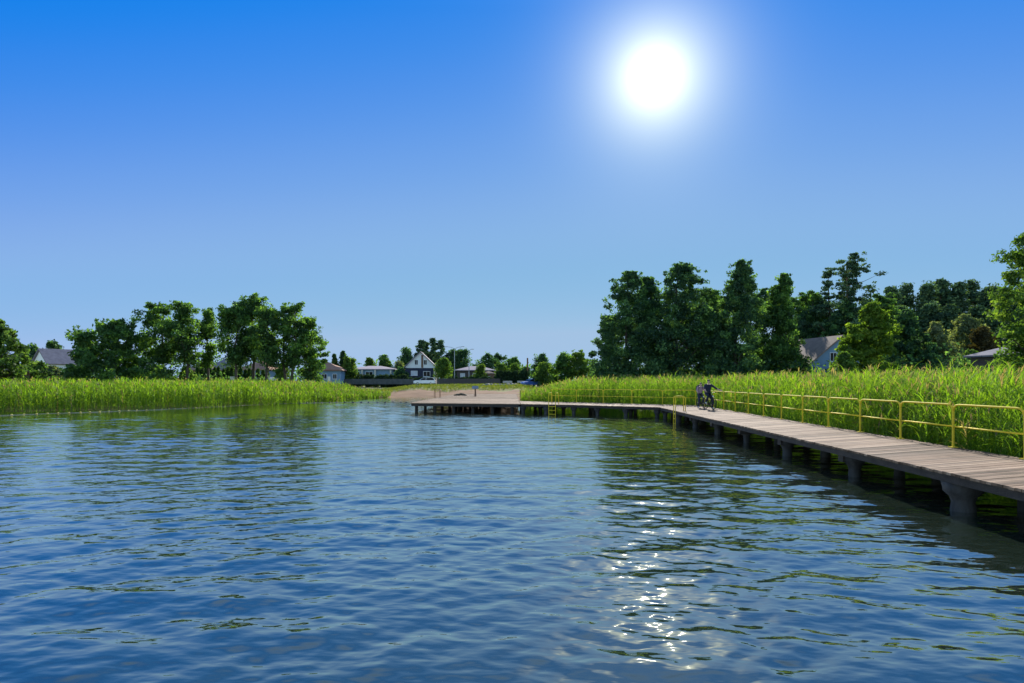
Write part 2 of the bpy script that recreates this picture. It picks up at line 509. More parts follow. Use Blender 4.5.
M['rubber'] = surf_mat('black_rubber', (0.015, 0.015, 0.016), (0.03, 0.03, 0.03), 8, 0.8, 0.2)
M['black'] = surf_mat('black_cloth', (0.012, 0.012, 0.016), (0.028, 0.028, 0.034), 10, 0.85, 0.3)
M['navy'] = surf_mat('navy_cloth', (0.008, 0.010, 0.026), (0.018, 0.022, 0.048), 10, 0.85, 0.3)
M['denim'] = surf_mat('denim', (0.012, 0.016, 0.032), (0.026, 0.032, 0.06), 10, 0.85, 0.3)
M['pink'] = surf_mat('faded_pink_cloth', (0.26, 0.15, 0.17), (0.40, 0.27, 0.30), 6, 0.85, 0.3)
M['skin'] = surf_mat('skin', (0.42, 0.26, 0.19), (0.52, 0.33, 0.25), 8, 0.55, 0.1)
M['hair'] = surf_mat('dark_hair', (0.012, 0.009, 0.008), (0.03, 0.022, 0.018), 14, 0.6, 0.4)
M['shoe'] = surf_mat('pale_shoe', (0.4, 0.4, 0.4), (0.55, 0.55, 0.55), 8, 0.7, 0.1)
M['lamp'] = surf_mat('headlight_glass', (0.75, 0.75, 0.72), (0.82, 0.82, 0.8), 5, 0.15)
M['navyclad'] = surf_mat('navy_cladding', (0.015, 0.02, 0.04), (0.03, 0.038, 0.065), 2, 0.8)
M['signblue'] = surf_mat('blue_grey_sign', (0.09, 0.14, 0.22), (0.14, 0.20, 0.30), 2, 0.5)
M['stone'] = surf_mat('boulder_stone', (0.16, 0.15, 0.14), (0.34, 0.32, 0.30), 2, 0.9, 0.7)
M['weed'] = surf_mat('dark_weed', (0.035, 0.035, 0.022), (0.10, 0.085, 0.055), 3, 0.95, 0.9)
M['floaty'] = surf_mat('yellow_plastic', (0.60, 0.48, 0.10), (0.72, 0.58, 0.16), 6, 0.5)
M['floatd'] = surf_mat('dark_plastic', (0.03, 0.03, 0.04), (0.06, 0.06, 0.08), 6, 0.5)
M['rope'] = surf_mat('rope', (0.35, 0.32, 0.24), (0.5, 0.46, 0.36), 20, 0.9)

# ================================================================ terrain and lake
LAKE = np.array([(-400, 10), (-90, 40), (-60, 48), (-40.6, 54), (-33, 58), (-28.6, 62.7), (-26, 70), (-24.8, 80), (-22.5, 95), (-21.4, 103),
                 (-18, 109), (-12, 107), (-8, 103), (-3, 98), (1.0, 92), (1.8, 75), (2.2, 63), (4.2, 61), (9.6, 56.5), (14.0, 51), (14.4, 46),
                 (13.8, 40), (13.0, 30), (12.3, 20), (11.6, 10), (10.9, 0), (9.8, -20), (9, -90), (-400, -90)], dtype=float)

def signed_dist(X, Y):
    """metres from the shoreline, positive on land"""
    P = np.stack([X.ravel(), Y.ravel()], 1)
    d = np.full(len(P), 1e9)
    inside = np.zeros(len(P), dtype=bool)
    n = len(LAKE)
    for i in range(n):
        a, b = LAKE[i], LAKE[(i + 1) % n]
        ab = b - a
        t = np.clip(((P - a) @ ab) / (ab @ ab), 0, 1)
        q = a + t[:, None] * ab
        d = np.minimum(d, np.hypot(*(P - q).T))
        c = ((a[1] > P[:, 1]) != (b[1] > P[:, 1]))
        with np.errstate(divide='ignore', invalid='ignore'):
            xi = a[0] + (P[:, 1] - a[1]) * (b[0] - a[0]) / (b[1] - a[1])
        inside ^= c & (P[:, 0] < xi)
    d[inside] *= -1
    return d.reshape(X.shape)

def sstep(a, b, x):
    t = np.clip((x - a) / (b - a), 0, 1)
    return t * t * (3 - 2 * t)

def ground_h(X, Y):
    X = np.asarray(X, float); Y = np.asarray(Y, float)
    d = signed_dist(X, Y)
    wet = np.maximum(-1.6, 0.16 * d)
    dl = np.maximum(d, 0)
    reedy = np.minimum(0.025 * dl, 0.25) + np.clip((dl - 10) * 0.035, 0, 1.7)
    beach = 2.05 * (1 - np.exp(-dl / 15.0))
    w = sstep(-26, -18, X) * (1 - sstep(1.0, 7, X)) * sstep(82, 96, Y)
    h = np.where(d < 0, wet, reedy * (1 - w) + beach * w)
    h = h + 9.0 * np.exp(-(((X - 118) / 48) ** 2 + ((Y - 195) / 48) ** 2))
    bumps = 0.06 * np.sin(X * 0.9 + 1.3 * np.sin(Y * 0.31)) * np.sin(Y * 0.7 + np.sin(X * 0.43))
    return h + np.where(d > 1, bumps, 0)

def gh(x, y):
    return float(ground_h(np.array([x]), np.array([y]))[0])

def grid_axis(lo, hi, f0, f1, fine, grow=1.25):
    a = list(np.arange(f0, f1 + 1e-6, fine))
    s = fine; x = f1
    while x < hi:
        s *= grow; x += s; a.append(x)
    s = fine; x = f0
    while x > lo:
        s *= grow; x -= s; a.insert(0, x)
    return np.array(a)

ax = grid_axis(-560, 560, -70, 80, 1.0)
ay = grid_axis(-160, 700, 5, 190, 1.0)
GX, GY = np.meshgrid(ax, ay)
GZ = ground_h(GX, GY)
nx, ny = len(ax), len(ay)
ii = (np.arange(ny - 1)[:, None] * nx + np.arange(nx - 1)[None, :]).ravel()
Q = np.stack([ii, ii + 1, ii + nx + 1, ii + nx], 1)
tag(quads_mesh('ground', np.stack([GX.ravel(), GY.ravel(), GZ.ravel()], 1), Q, None, M['ground'], smooth=True), kind='structure')

# the sandy beach, a sheet just above the ground
bx_ = np.arange(-21.5, 3.6, 0.5); by_ = np.arange(84, 132, 0.5)
BX, BY = np.meshgrid(bx_, by_)
BD = signed_dist(BX, BY)
edge = 10.5 + 1.6 * np.sin(BX * 0.7) + 1.0 * np.sin(BX * 1.9 + 1) + 0.8 * np.sin(BX * 4.1)
msk = (BD > -2.5) & (BD < edge)
kx = len(bx_)
cell = msk[:-1, :-1] & msk[1:, :-1] & msk[:-1, 1:] & msk[1:, 1:]
jj = np.argwhere(cell)
i0 = jj[:, 0] * kx + jj[:, 1]
BZ = ground_h(BX, BY) + 0.03 + 0.02 * np.sin(BX * 2.1 + np.sin(BY)) * np.sin(BY * 1.7)
tag(quads_mesh('beach', np.stack([BX.ravel(), BY.ravel(), BZ.ravel()], 1), np.stack([i0, i0 + 1, i0 + kx + 1, i0 + kx], 1), None, M['sand'], smooth=True), kind='structure')

# a road behind the beach, where the cars stand
rx = np.linspace(-90, 30, 61)
rv, rq = [], []
for i, x in enumerate(rx):
    for j, dy in enumerate((0, 1.5, 3, 4.5)):
        y = 139.5 + dy + 0.02 * x
        rv.append((x, y, gh(x, y) + 0.05))
for i in range(60):
    for j in range(3):
        a = i * 4 + j
        rq.append((a, a + 4, a + 5, a + 1))
tag(quads_mesh('road', np.array(rv), np.array(rq), None, M['road'], smooth=True), kind='structure')

# lake surface with real waves, finer where it is seen close
def lake_surface():
    rr = np.exp(np.arange(math.log(0.8), math.log(420), 0.0034))
    th = np.concatenate([np.arange(-0.95, 0.95, 0.0036), np.arange(0.95, 2 * math.pi - 0.95, 0.06)])
    R_, T_ = np.meshgrid(rr, th, indexing='ij')
    X = R_ * np.sin(T_); Y = R_ * np.cos(T_)
    g = np.random.default_rng(21)
    Z = np.zeros_like(X)
    K = 110
    lam = np.exp(g.uniform(math.log(0.22), math.log(1.9), K))
    sp = 0.0036 * R_
    patch = 0.75 + 0.35 * np.sin(X * 0.23 + 1.0 + 0.8 * np.sin(Y * 0.11)) * np.sin(Y * 0.19 + 0.6 * np.sin(X * 0.17))
    for i in range(K):
        l = lam[i]
        spread = 0.55 if l > 1.0 else 0.8
        a = math.radians(97) + g.normal(0, spread)
        slope = WAVE_SLOPE * math.sqrt(2.0 / K) * (1.0 if l < 1.8 else 0.85)
        amp = slope * l / (2 * math.pi)
        k = 2 * math.pi / l
        fade = np.clip((l / sp - 3.0) / 4.0, 0, 1)
        # a little warping so that crests are short and uneven
        ph = k * (X * math.cos(a) + Y * math.sin(a)) + g.uniform(0, 6.28) + 0.9 * np.sin(0.35 * X / max(l, .8) + 0.21 * Y + i)
        w = np.sin(ph)
        Z += amp * fade * (w + 0.3 * np.cos(2 * ph)) * (patch if l < 1.5 else 1.0)
    nr, nt_ = R_.shape
    V = np.stack([X.ravel(), Y.ravel(), Z.ravel()], 1)
    a = (np.arange(nr - 1)[:, None] * nt_ + np.arange(nt_)[None, :])
    b = (np.arange(nr - 1)[:, None] * nt_ + (np.arange(nt_)[None, :] + 1) % nt_)
    Q = np.stack([a.ravel(), b.ravel(), (b + nt_).ravel(), (a + nt_).ravel()], 1)[:, ::-1]
    V = np.vstack([V, [[0, 0, 0]]])
    c = len(V) - 1
    k = np.arange(nt_)
    tri = np.stack([np.full(nt_, c), k, (k + 1) % nt_, np.full(nt_, c)], 1)
    o = quads_mesh('lake_water', V, Q, None, M['water'], smooth=True)
    return tag(o, kind='structure')
WAVE_SLOPE = 0.066
lake_surface()

# ================================================================ boardwalk and bathing platform
DZ = 0.72
def outer_x(y): return 7.15 + 0.056 * y
def inner_x(y): return 9.95 + 0.068 * y
def lerp(a, b, t): return (a[0] + (b[0] - a[0]) * t, a[1] + (b[1] - a[1]) * t)

def planks(mb, O0, O1, I0, I1, width=0.145, gap=0.07):
    L = (math.dist(O0, O1) + math.dist(I0, I1)) / 2
    n = max(1, int(L / width))
    for i in range(n):
        t0, t1 = i / n, (i + 1 - gap) / n
        e0, e1 = random.uniform(-0.02, 0.02), random.uniform(-0.02, 0.02)
        p = [lerp(O0, O1, t0), lerp(O0, O1, t1), lerp(I0, I1, t1), lerp(I0, I1, t0)]
        d = Vector((p[3][0] - p[0][0], p[3][1] - p[0][1])).normalized()
        p = [(p[0][0] + d.x * e0, p[0][1] + d.y * e0), (p[1][0] + d.x * e0, p[1][1] + d.y * e0),
             (p[2][0] + d.x * e1, p[2][1] + d.y * e1), (p[3][0] + d.x * e1, p[3][1] + d.y * e1)]
        z = DZ + random.uniform(-0.004, 0.004)
        if (p[1][0] - p[0][0]) * (p[2][1] - p[0][1]) - (p[1][1] - p[0][1]) * (p[2][0] - p[0][0]) < 0:
            p = p[::-1]
        mb.prism(p, z - 0.045, z)

def beam(mb, a, b, z0, z1, w):
    d = Vector((b[0] - a[0], b[1] - a[1])); L = d.length; d.normalize()
    nrm = Vector((-d.y, d.x)) * w / 2
    p = [(a[0] - nrm.x, a[1] - nrm.y), (b[0] - nrm.x, b[1] - nrm.y), (b[0] + nrm.x, b[1] + nrm.y), (a[0] + nrm.x, a[1] + nrm.y)]
    mb.prism(p, z0, z1)

random.seed(3)
A_O0, A_O1 = (outer_x(-6), -6.0), (9.66, 44.8)
A_I0, A_I1 = (inner_x(-6), -6.0), (13.25, 48.5)
B_O, B_I = (4.5, 49.5), (3.27, 57.6)
C_O, C_I = (0.66, 51.6), (0.66, 59.8)
bw = empty('boardwalk', (9.9, 20, 0))
tag(bw, 'long weathered plank boardwalk on concrete piles curving along the reeds', 'boardwalk')
def child(o, parent):
    o.parent = parent
    o.matrix_parent_inverse = Matrix.Translation(parent.location).inverted()
    return o
mb = MB(); planks(mb, A_O0, A_O1, A_I0, A_I1); planks(mb, A_O1, B_O, A_I1, B_I); planks(mb, B_O, C_O, B_I, C_I)
child(mb.build('deck_planks', M['plank']), bw)
for off, pts in ((0.10, (A_O0, A_O1, B_O, C_O)), (-0.10, (A_I0, A_I1, B_I, C_I))):
    mb = MB()
    for a, b in zip(pts, pts[1:]):
        d = Vector((b[0] - a[0], b[1] - a[1])).normalized(); nn = Vector((d.y, -d.x)) * off
        if off > 0: a2, b2 = (a[0] + nn.x, a[1] + nn.y), (b[0] + nn.x, b[1] + nn.y)
        else: a2, b2 = (a[0] + nn.x, a[1] + nn.y), (b[0] + nn.x, b[1] + nn.y)
        beam(mb, a2, b2, 0.53, 0.672, 0.10)
    child(mb.build('edge_beam', M['beam']), bw)
mb = MB()
for t in (0.36, 0.66):
    for (o0, o1, i0, i1) in ((A_O0, A_O1, A_I0, A_I1), (A_O1, B_O, A_I1, B_I), (B_O, C_O, B_I, C_I)):
        beam(mb, lerp(o0, i0, t), lerp(o1, i1, t), 0.53, 0.672, 0.12)
child(mb.build('joist', M['beam']), bw)
PILE = [(0.24, -1.5), (0.21, 0.05), (0.20, 0.16), (0.23, 0.26), (0.33, 0.36), (0.36, 0.41), (0.36, 0.525)]
def concrete_pile(x, y, parent, fat=0.66):
    mb = MB()
    fat *= random.uniform(0.9, 1.1)
    mb.lathe((x, y, 0), [(r * fat * random.uniform(0.94, 1.06), z) for r, z in PILE], 14)
    child(mb.build('pile', M['pile'], smooth=True, bevel=0), parent)
for k in range(-3, 8):
    y = 12.5 + 4.6 * k
    xo, xi = outer_x(y) + 0.42, inner_x(y) - 0.45
    for x in (xo, (xo + xi) / 2 + 0.1, xi):
        concrete_pile(x + random.uniform(-.05, .05), y + random.uniform(-.1, .1), bw, 0.95 if (k in (-1, 0) and x == xo) else random.uniform(0.55, 0.75))
    mb = MB(); beam(mb, (xo - 0.3, y), (xi + 0.3, y), 0.36, 0.526, 0.26)
    child(mb.build('cap_beam', M['beam']), bw)
for t in (0.05, 0.38, 0.7, 0.98):
    a, b = lerp(A_O1, B_O, t), lerp(A_I1, B_I, t)
    for u in (0.07, 0.5, 0.92):
        concrete_pile(*lerp(a, b, u), bw)
for t in (0.5, 0.95):
    a, b = lerp(B_O, C_O, t), lerp(B_I, C_I, t)
    for u in (0.05, 0.5, 0.95):
        concrete_pile(*lerp(a, b, u), bw)

pf = empty('bathing_platform', (-3.7, 60, 0))
tag(pf, 'broad wooden bathing platform on thin dark posts reaching from beach into lake', 'platform')
D_L0, D_R0, D_L1, D_R1 = (-8.15, 54.3), (0.63, 51.65), (-7.9, 97.0), (0.63, 97.0)
mb = MB(); planks(mb, D_L0, D_L1, D_R0, D_R1, 0.15)
child(mb.build('deck_planks', M['plank']), pf)
mb = MB()
beam(mb, (-8.0, 54.4), (0.5, 51.8), 0.46, 0.672, 0.12)
beam(mb, (-8.0, 54.6), (-7.75, 97.0), 0.46, 0.672, 0.12)
beam(mb, (0.5, 52.0), (0.5, 97.0), 0.46, 0.672, 0.12)
for t in (0.25, 0.5, 0.75):
    beam(mb, (-8.0 + 8.5 * t, 54.5 - 2.5 * t), (-8.0 + 8.5 * t, 97), 0.48, 0.672, 0.1)
child(mb.build('edge_beam', M['beam']), pf)
for j, y in enumerate((0.45, 6, 13, 21, 29, 37)):
    for i in range(6):
        t = (i + 0.12) / 5.4
        mb = MB()
        mb.tube([(-7.85 + 8.3 * t, 54.4 - 2.6 * t + y, -1.5), (-7.85 + 8.3 * t, 54.4 - 2.6 * t + y, 0.465)], 0.13, 8)
        child(mb.build('pile', M['beam'], smooth=False), pf)

# ---------------------------------------------------------------- yellow railing along the reeds
rail = empty('railing', (11.5, 20, DZ))
tag(rail, 'yellow tubular steel railing on the reed side of the boardwalk', 'railing')
RH = 1.07
pts = []
y = 17.0 - 2.62 * 8
while y < 47.6:
    pts.append((inner_x(y) - 0.12, y)); y += 2.62
bi0, bi1 = (13.0, 48.35), (3.3, 57.35)
nb = 5
for k in range(nb + 1):
    pts.append(lerp(bi0, bi1, k / nb))
for i, p in enumerate(pts):
    mb = MB(); mb.box((p[0], p[1], DZ + RH / 2 - 0.02), (0.047, 0.047, RH - 0.03))
    child(mb.build('post', M['yellow'], bevel=0.008), rail)
    mb = MB(); mb.box((p[0], p[1], DZ + 0.012), (0.16, 0.16, 0.02))
    child(mb.build('foot_plate', M['yellow']), rail)
for a, b in zip(pts, pts[1:]):
    d = Vector((b[0] - a[0], b[1] - a[1], 0)); L = d.length; d.normalize()
    a3 = Vector((a[0], a[1], 0)) + d * 0.03; b3 = Vector((b[0], b[1], 0)) - d * 0.03
    U = Vector((0, 0, 1))
    mb = MB()
    mb.tube([a3 + U * (DZ + RH - 0.14), a3 + d * 0.02 + U * (DZ + RH - 0.07), a3 + d * 0.10 + U * (DZ + RH - 0.015), a3 + d * 0.22 + U * (DZ + RH),
             b3 - d * 0.22 + U * (DZ + RH), b3 - d * 0.10 + U * (DZ + RH - 0.015), b3 - d * 0.02 + U * (DZ + RH - 0.07), b3 + U * (DZ + RH - 0.14)], 0.024, 8)
    child(mb.build('top_rail', M['yellow'], smooth=True), rail)
    mb = MB(); sag = random.uniform(-0.01, 0.01)
    mb.tube([a3 + U * (DZ + 0.53), (a3 + b3) / 2 + U * (DZ + 0.53 + sag), b3 + U * (DZ + 0.53)], 0.020, 8)
    child(mb.build('mid_rail', M['yellow'], smooth=True), rail)

# ---------------------------------------------------------------- bathing ladders: two hoops and rungs
def ladder(x, y, out, along, label, mat, hgt=0.85, w=0.55):
    t = empty('bathing_ladder', (x, y, DZ))
    tag(t, label, 'ladder')
    out = Vector((*out, 0)).normalized(); al = Vector((*along, 0)).normalized(); U = Vector((0, 0, 1))
    for s in (-0.5, 0.5):
        b = Vector((x, y, 0)) + al * (w * s)
        mb = MB()
        mb.tube([b + out * 0.12 + U * -1.2, b + out * 0.10 + U * (DZ + hgt - 0.12), b + out * 0.06 + U * (DZ + hgt - 0.02), b - out * 0.04 + U * (DZ + hgt),
                 b - out * 0.34 + U * (DZ + hgt), b - out * 0.42 + U * (DZ + hgt - 0.05), b - out * 0.45 + U * (DZ + hgt - 0.14), b - out * 0.45 + U * (DZ + 0.003)], 0.023, 8)
        child(mb.build('handrail', mat, smooth=True), t)
    for k in range(5):
        z = DZ - 0.15 - 0.28 * k
        c = Vector((x, y, z)) + out * 0.115
        mb = MB(); mb.tube([c - al * (w / 2), c + al * (w / 2)], 0.02, 6)
        child(mb.build('rung', mat), t)
    return t
ladder(outer_x(38.6) - 0.02, 38.6, (-1, 0.06), (0.06, 1), 'yellow bathing ladder on the lake side near the bend by the cyclists', M['yellow'])
ladder(3.0, 50.3, (-0.5, -0.9), (0.9, -0.5), 'yellow bathing ladder hanging in front of the reed corner by the platform', M['yellow'])
ladder(-8.1, 72.5, (-1, 0), (0, 1), 'brown rusty bathing ladder on the open edge of the platform', M['rust'], 0.9, 0.9)

# thin marker post at the reed corner, sign post on the platform
mk = MB(); mk.tube([(0.72, 60.2, 0.2), (0.72, 60.2, 1.62)], 0.035, 6); mk.box((0.72, 60.2, 1.63), (0.1, 0.1, 0.04))
tag(mk.build('marker_post', M['rust']), 'thin rusty marker post at the corner where reeds meet the platform', 'post')
sg = empty('sign_post', (-4.25, 79, DZ))
tag(sg, 'brown post with small blue grey board standing on the platform', 'sign post')
mb = MB(); mb.tube([(0, 0, 0), (0.01, 0, 0.5), (0, 0, 1.15)], [0.11, 0.09, 0.085], 8); mb.build('post', M['brownwood'], sg)
mb = MB(); mb.box((0, -0.11, 1.05), (0.72, 0.04, 0.34)); mb.build('sign_board', M['signblue'], sg, bevel=0.01)
hp = MB()
for k in range(60):
    u = random.gauss(0, 0.42); w_ = random.gauss(0, 0.22)
    hgt = 0.26 * math.exp(-(u * u) / 0.5 - w_ * w_ / 0.2)
    hp.blob((-6.3 + u, 84.5 + w_, DZ + 0.03 + hgt * random.uniform(0.3, 0.9)), (random.uniform(0.10, 0.24), random.uniform(0.08, 0.18), random.uniform(0.03, 0.09)), 7, 5, 0.6)
tag(hp.build('weed_heap', M['weed']), 'low dark heap of weed lying on the far end of the platform', 'heap')

# ---------------------------------------------------------------- float lines
def float_line(pts, n, label, matf, r, drop=0.0):
    t = empty('float_line', (pts[0][0], pts[0][1], 0))
    tag(t, label, 'float line')
    P = [Vector((*p, 0)) for p in pts]
    seg = [(P[i + 1] - P[i]).length for i in range(len(P) - 1)]
    L = sum(seg)
    def at(s):
        for i, l in enumerate(seg):
            if s <= l or i == len(seg) - 1: return P[i].lerp(P[i + 1], min(1, s / l))
            s -= l
    mb = MB(); mb.tube([at(L * k / 60) + Vector((0, 0, 0.02)) for k in range(61)], 0.015, 5)
    child(mb.build('rope', M['rope']), t)
    for k in range(n):
        c = at(L * (k + 0.5) / n) + Vector((random.uniform(-.05, .05), random.uniform(-.05, .05), 0.05))
        d = (at(min(L, L * (k + 0.6) / n)) - at(L * (k + 0.4) / n)).normalized()
        mb = MB()
        mb.tube([c - d * r * 2.2, c - d * r * 1.8, c - d * r, c + d * r, c + d * r * 1.8, c + d * r * 2.2], [r * .3, r * .8, r, r, r * .8, r * .3], 8)
        child(mb.build('float', matf, smooth=True), t)
float_line([(-44, 44), (-36, 48.2), (-30.5, 58), (-26.3, 71)], 44, 'row of yellow floats on a rope in front of the long reed bank', M['floaty'], 0.033)
float_line([(-25.6, 75), (-20.5, 80), (-13, 80), (-8.3, 76)], 22, 'row of small dark floats reaching across the water to the platform', M['floatd'], 0.05)

# ================================================================ reeds and grass
def reed_field(name, P, z0, H, nleaf, nseg, lw, ll, label, g, plume=0.25, mat='reed', stem=True):
    n = len(P)
    Vs, Qs, Va = [], [], []
    base = 0
    pv = g.beta(2.2, 2.2, n) * 0.72
    lean = g.normal(0, 0.05, (n, 2))
    def strip(C, W, var):
        """C (m,s+1,3) centre lines, W (m,s+1,3) half-width vectors"""
        nonlocal base
        m_, s1, _ = C.shape
        V = np.stack([C - W, C + W], 2).reshape(-1, 3)
        idx = base + (np.arange(m_)[:, None] * (s1 * 2) + np.arange(s1 - 1)[None, :] * 2)
        q = np.stack([idx, idx + 1, idx + 3, idx + 2], -1).reshape(-1, 4)
        Vs.append(V); Qs.append(q); Va.append(np.repeat(var, s1 - 1))
        base += len(V)
    # taller and shorter patches, and some dead tan plants among the green
    wv = np.sin(P[:, 0] * 0.83 + 1.7 * np.sin(P[:, 1] * 0.37)) * np.sin(P[:, 1] * 0.71 + 1.1 * np.sin(P[:, 0] * 0.29))
    H = H * (1 + 0.06 * wv)
    pv = np.clip(pv + 0.10 * wv, 0, 0.8)
    dead = g.random(n) < 0.05
    pv = np.where(dead, 0.99, pv)
    root = np.column_stack([P, z0])
    if stem:
        f = np.linspace(0, 1, 3)[None, :, None]
        top = np.column_stack([lean * H[:, None], H])
        C = root[:, None, :] + top[:, None, :] * f
        a = g.uniform(0, 6.28, n)
        W = np.stack([np.cos(a), np.sin(a), np.zeros(n)], 1)[:, None, :] * np.array([0.007, 0.006, 0.003])[None, :, None] * (lw / 0.018)
        strip(C, W, np.where(dead, 0.93, np.clip(pv * 0.9 + 0.1, 0, 0.86)))
    for k in range(nleaf):
        fr = np.clip((k + g.uniform(0.1, 0.9, n)) / nleaf * 0.8 + 0.2, 0, 0.985)
        st = root + np.column_stack([lean * (H * fr)[:, None], H * fr])
        az = g.uniform(0, 6.28, n)
        L = ll * g.uniform(0.65, 1.25, n)
        el = g.uniform(0.75, 1.3, n)
        dr = g.uniform(0.5, 1.5, n)
        pts_ = [st]
        cur_ = st
        for s in range(nseg):
            e = el - dr * (s / max(1, nseg - 1)) if nseg > 1 else el - 0.4 * dr
            d = np.stack([np.cos(az) * np.cos(e), np.sin(az) * np.cos(e), np.sin(e)], 1)
            cur_ = cur_ + d * (L / nseg)[:, None]
            pts_.append(cur_)
        C = np.stack(pts_, 1)
        tw = az + math.pi / 2 + g.normal(0, 0.35, n)
        w = np.linspace(1, 0.12, nseg + 1); w[0] = 0.75
        W = np.stack([np.cos(tw), np.sin(tw), g.normal(0, 0.25, n)], 1)[:, None, :] * (w * lw)[None, :, None]
        strip(C, W, np.where(dead, g.uniform(0.89, 0.97, n), np.clip(pv + g.normal(0, 0.14, n), 0, 0.87)))
    if plume:
        sel = np.where(g.random(n) < plume)[0]
        m_ = len(sel)
        for k in range(2):
            st = root[sel] + np.column_stack([lean[sel] * H[sel, None], H[sel] * 0.985])
            az = g.uniform(0, 6.28, m_)
            d = np.stack([np.cos(az) * 0.3, np.sin(az) * 0.3, np.ones(m_)], 1) * (ll * 0.55)
            mid = st + d * 0.5
            en = mid + d * 0.4 + np.stack([np.cos(az) * .06, np.sin(az) * .06, np.full(m_, -0.02)], 1)
            C = np.stack([st, mid, en], 1)
            tw = az + math.pi / 2
            W = np.stack([np.cos(tw), np.sin(tw), np.zeros(m_)], 1)[:, None, :] * (np.array([0.3, 1.0, 0.2]) * lw * 0.9)[None, :, None]
            strip(C, W, g.uniform(0.92, 1.0, m_))
    o = quads_mesh(name, np.vstack(Vs), np.vstack(Qs), np.concatenate(Va), M[mat])
    if label: o['label'] = label
    o['kind'] = 'stuff'
    return o

g = np.random.default_rng(11)
def scatter(x0, x1, y0, y1, dens):
    n = int((x1 - x0) * (y1 - y0) * dens)
    return np.column_stack([g.uniform(x0, x1, n), g.uniform(y0, y1, n)])

def right_field_mask(P):
    """land side of the boardwalk railing, and the reed corner by the platform"""
    x, y = P[:, 0], P[:, 1]
    a = (y < 48.5) & (x > inner_x(y) + 0.12)
    # behind the diagonal part
    t = (y - 48.5) - (13.25 - x) * (57.6 - 48.5) / (13.25 - 3.27)
    b = (y >= 48.5) & (x > 3.27) & (t > 0.3)
    b2 = (y >= 48.5) & (x >= 13.25)
    c = (y >= 58) & (x > 0.95) & (x <= 3.27) & (y > 57.6 + (3.27 - x) * 0.85 + 0.3)
    return a | b | b2 | c

def dist_edge(P):
    x, y = P[:, 0], P[:, 1]
    return np.where(y < 48.5, x - inner_x(y), 99)

# near band: every blade is seen
P = scatter(9.5, 15.5, 5, 26, 34); P = P[right_field_mask(P)]; de = dist_edge(P)
P = P[g.random(len(P)) < np.where(de < 2.6, 1.0, 0.45)]
Z = ground_h(P[:, 0], P[:, 1]); H = g.normal(2.42, 0.2, len(P)) - Z * 0.6; 
ed = np.clip((dist_edge(P) - 0.1) / 0.7, 0, 1); H = H * (0.55 + 0.45 * ed * g.uniform(0.8, 1.0, len(P)))
reed_field('reeds', P, Z - 0.05, H, 11, 4, 0.018, 0.52, 'tall green reeds close behind the yellow railing', g, 0.16)
# middle distance
P = scatter(0.9, 24, 26, 66, 16); P = P[right_field_mask(P)]; Z = ground_h(P[:, 0], P[:, 1])
P2 = scatter(15.5, 30, 8, 26, 9); Z2 = ground_h(P2[:, 0], P2[:, 1]); P = np.vstack([P, P2]); Z = np.concatenate([Z, Z2])
corner = sstep(0.5, 7.0, P[:, 0]) * 0.45 + 0.55
corner = np.where(P[:, 1] > 57, corner, 1)
H = (g.normal(2.5, 0.18, len(P))) * corner - Z * 0.6
ed = np.clip((dist_edge(P) - 0.1) / 0.7, 0, 1); H = H * (0.6 + 0.4 * ed)
reed_field('reeds', P, Z - 0.05, H, 8, 3, 0.026, 0.55, 'green reeds behind the far part of the boardwalk and its bend', g, 0.2)
# far right
P = scatter(1.0, 75, 60, 86, 4.0); P = P[right_field_mask(P)]
P2 = scatter(24, 75, 20, 62, 4.0); P = np.vstack([P, P2]); Z = ground_h(P[:, 0], P[:, 1])
corner = np.where(P[:, 0] < 9, sstep(0.5, 9.0, P[:, 0]) * 0.45 + 0.55, 1)
H = g.normal(2.5, 0.18, len(P)) * corner - Z * 0.75
reed_field('reeds', P, Z - 0.05, H, 6, 2, 0.038, 0.6, 'reed field reaching back to the dark trees', g, 0.2)
# left bank
P = scatter(-75, -14, 38, 112, 9)
D = signed_dist(P[:, 0], P[:, 1]); x, y = P[:, 0], P[:, 1]
keep = (D > -1.2 + 0.5 * np.sin(x * 0.9) * np.sin(y * 0.6)) & (D < 15) & (x < -19.2 - 0.0 * y) & (y < 108 + (x + 22) * 0.4)
P = P[keep]; D = D[keep]; Z = ground_h(P[:, 0], P[:, 1])
taper = 0.40 + 0.60 * (1 - sstep(-27.5, -21, P[:, 0]))
H = g.normal(2.2, 0.2, len(P)) * (0.72 + 0.28 * sstep(-1.2, 1.0, D)) * taper - Z * 0.5
reed_field('reeds', P, Z - 0.08, H, 8, 2, 0.042, 0.55, 'bright green reed bank along the far shore on the other side of the lake', g, 0.12)
# rough grass between beach and road
P = scatter(-30, 8, 112, 139, 7)
D = signed_dist(P[:, 0], P[:, 1])
P = P[D > 10 + 2.5 * np.sin(P[:, 0] * 0.7) + g.normal(0, 2, len(P))]
Z = ground_h(P[:, 0], P[:, 1])
reed_field('grass', P, Z - 0.02, g.uniform(0.12, 0.35, len(P)), 4, 1, 0.045, 0.28, None, g, 0, 'grass', stem=False)

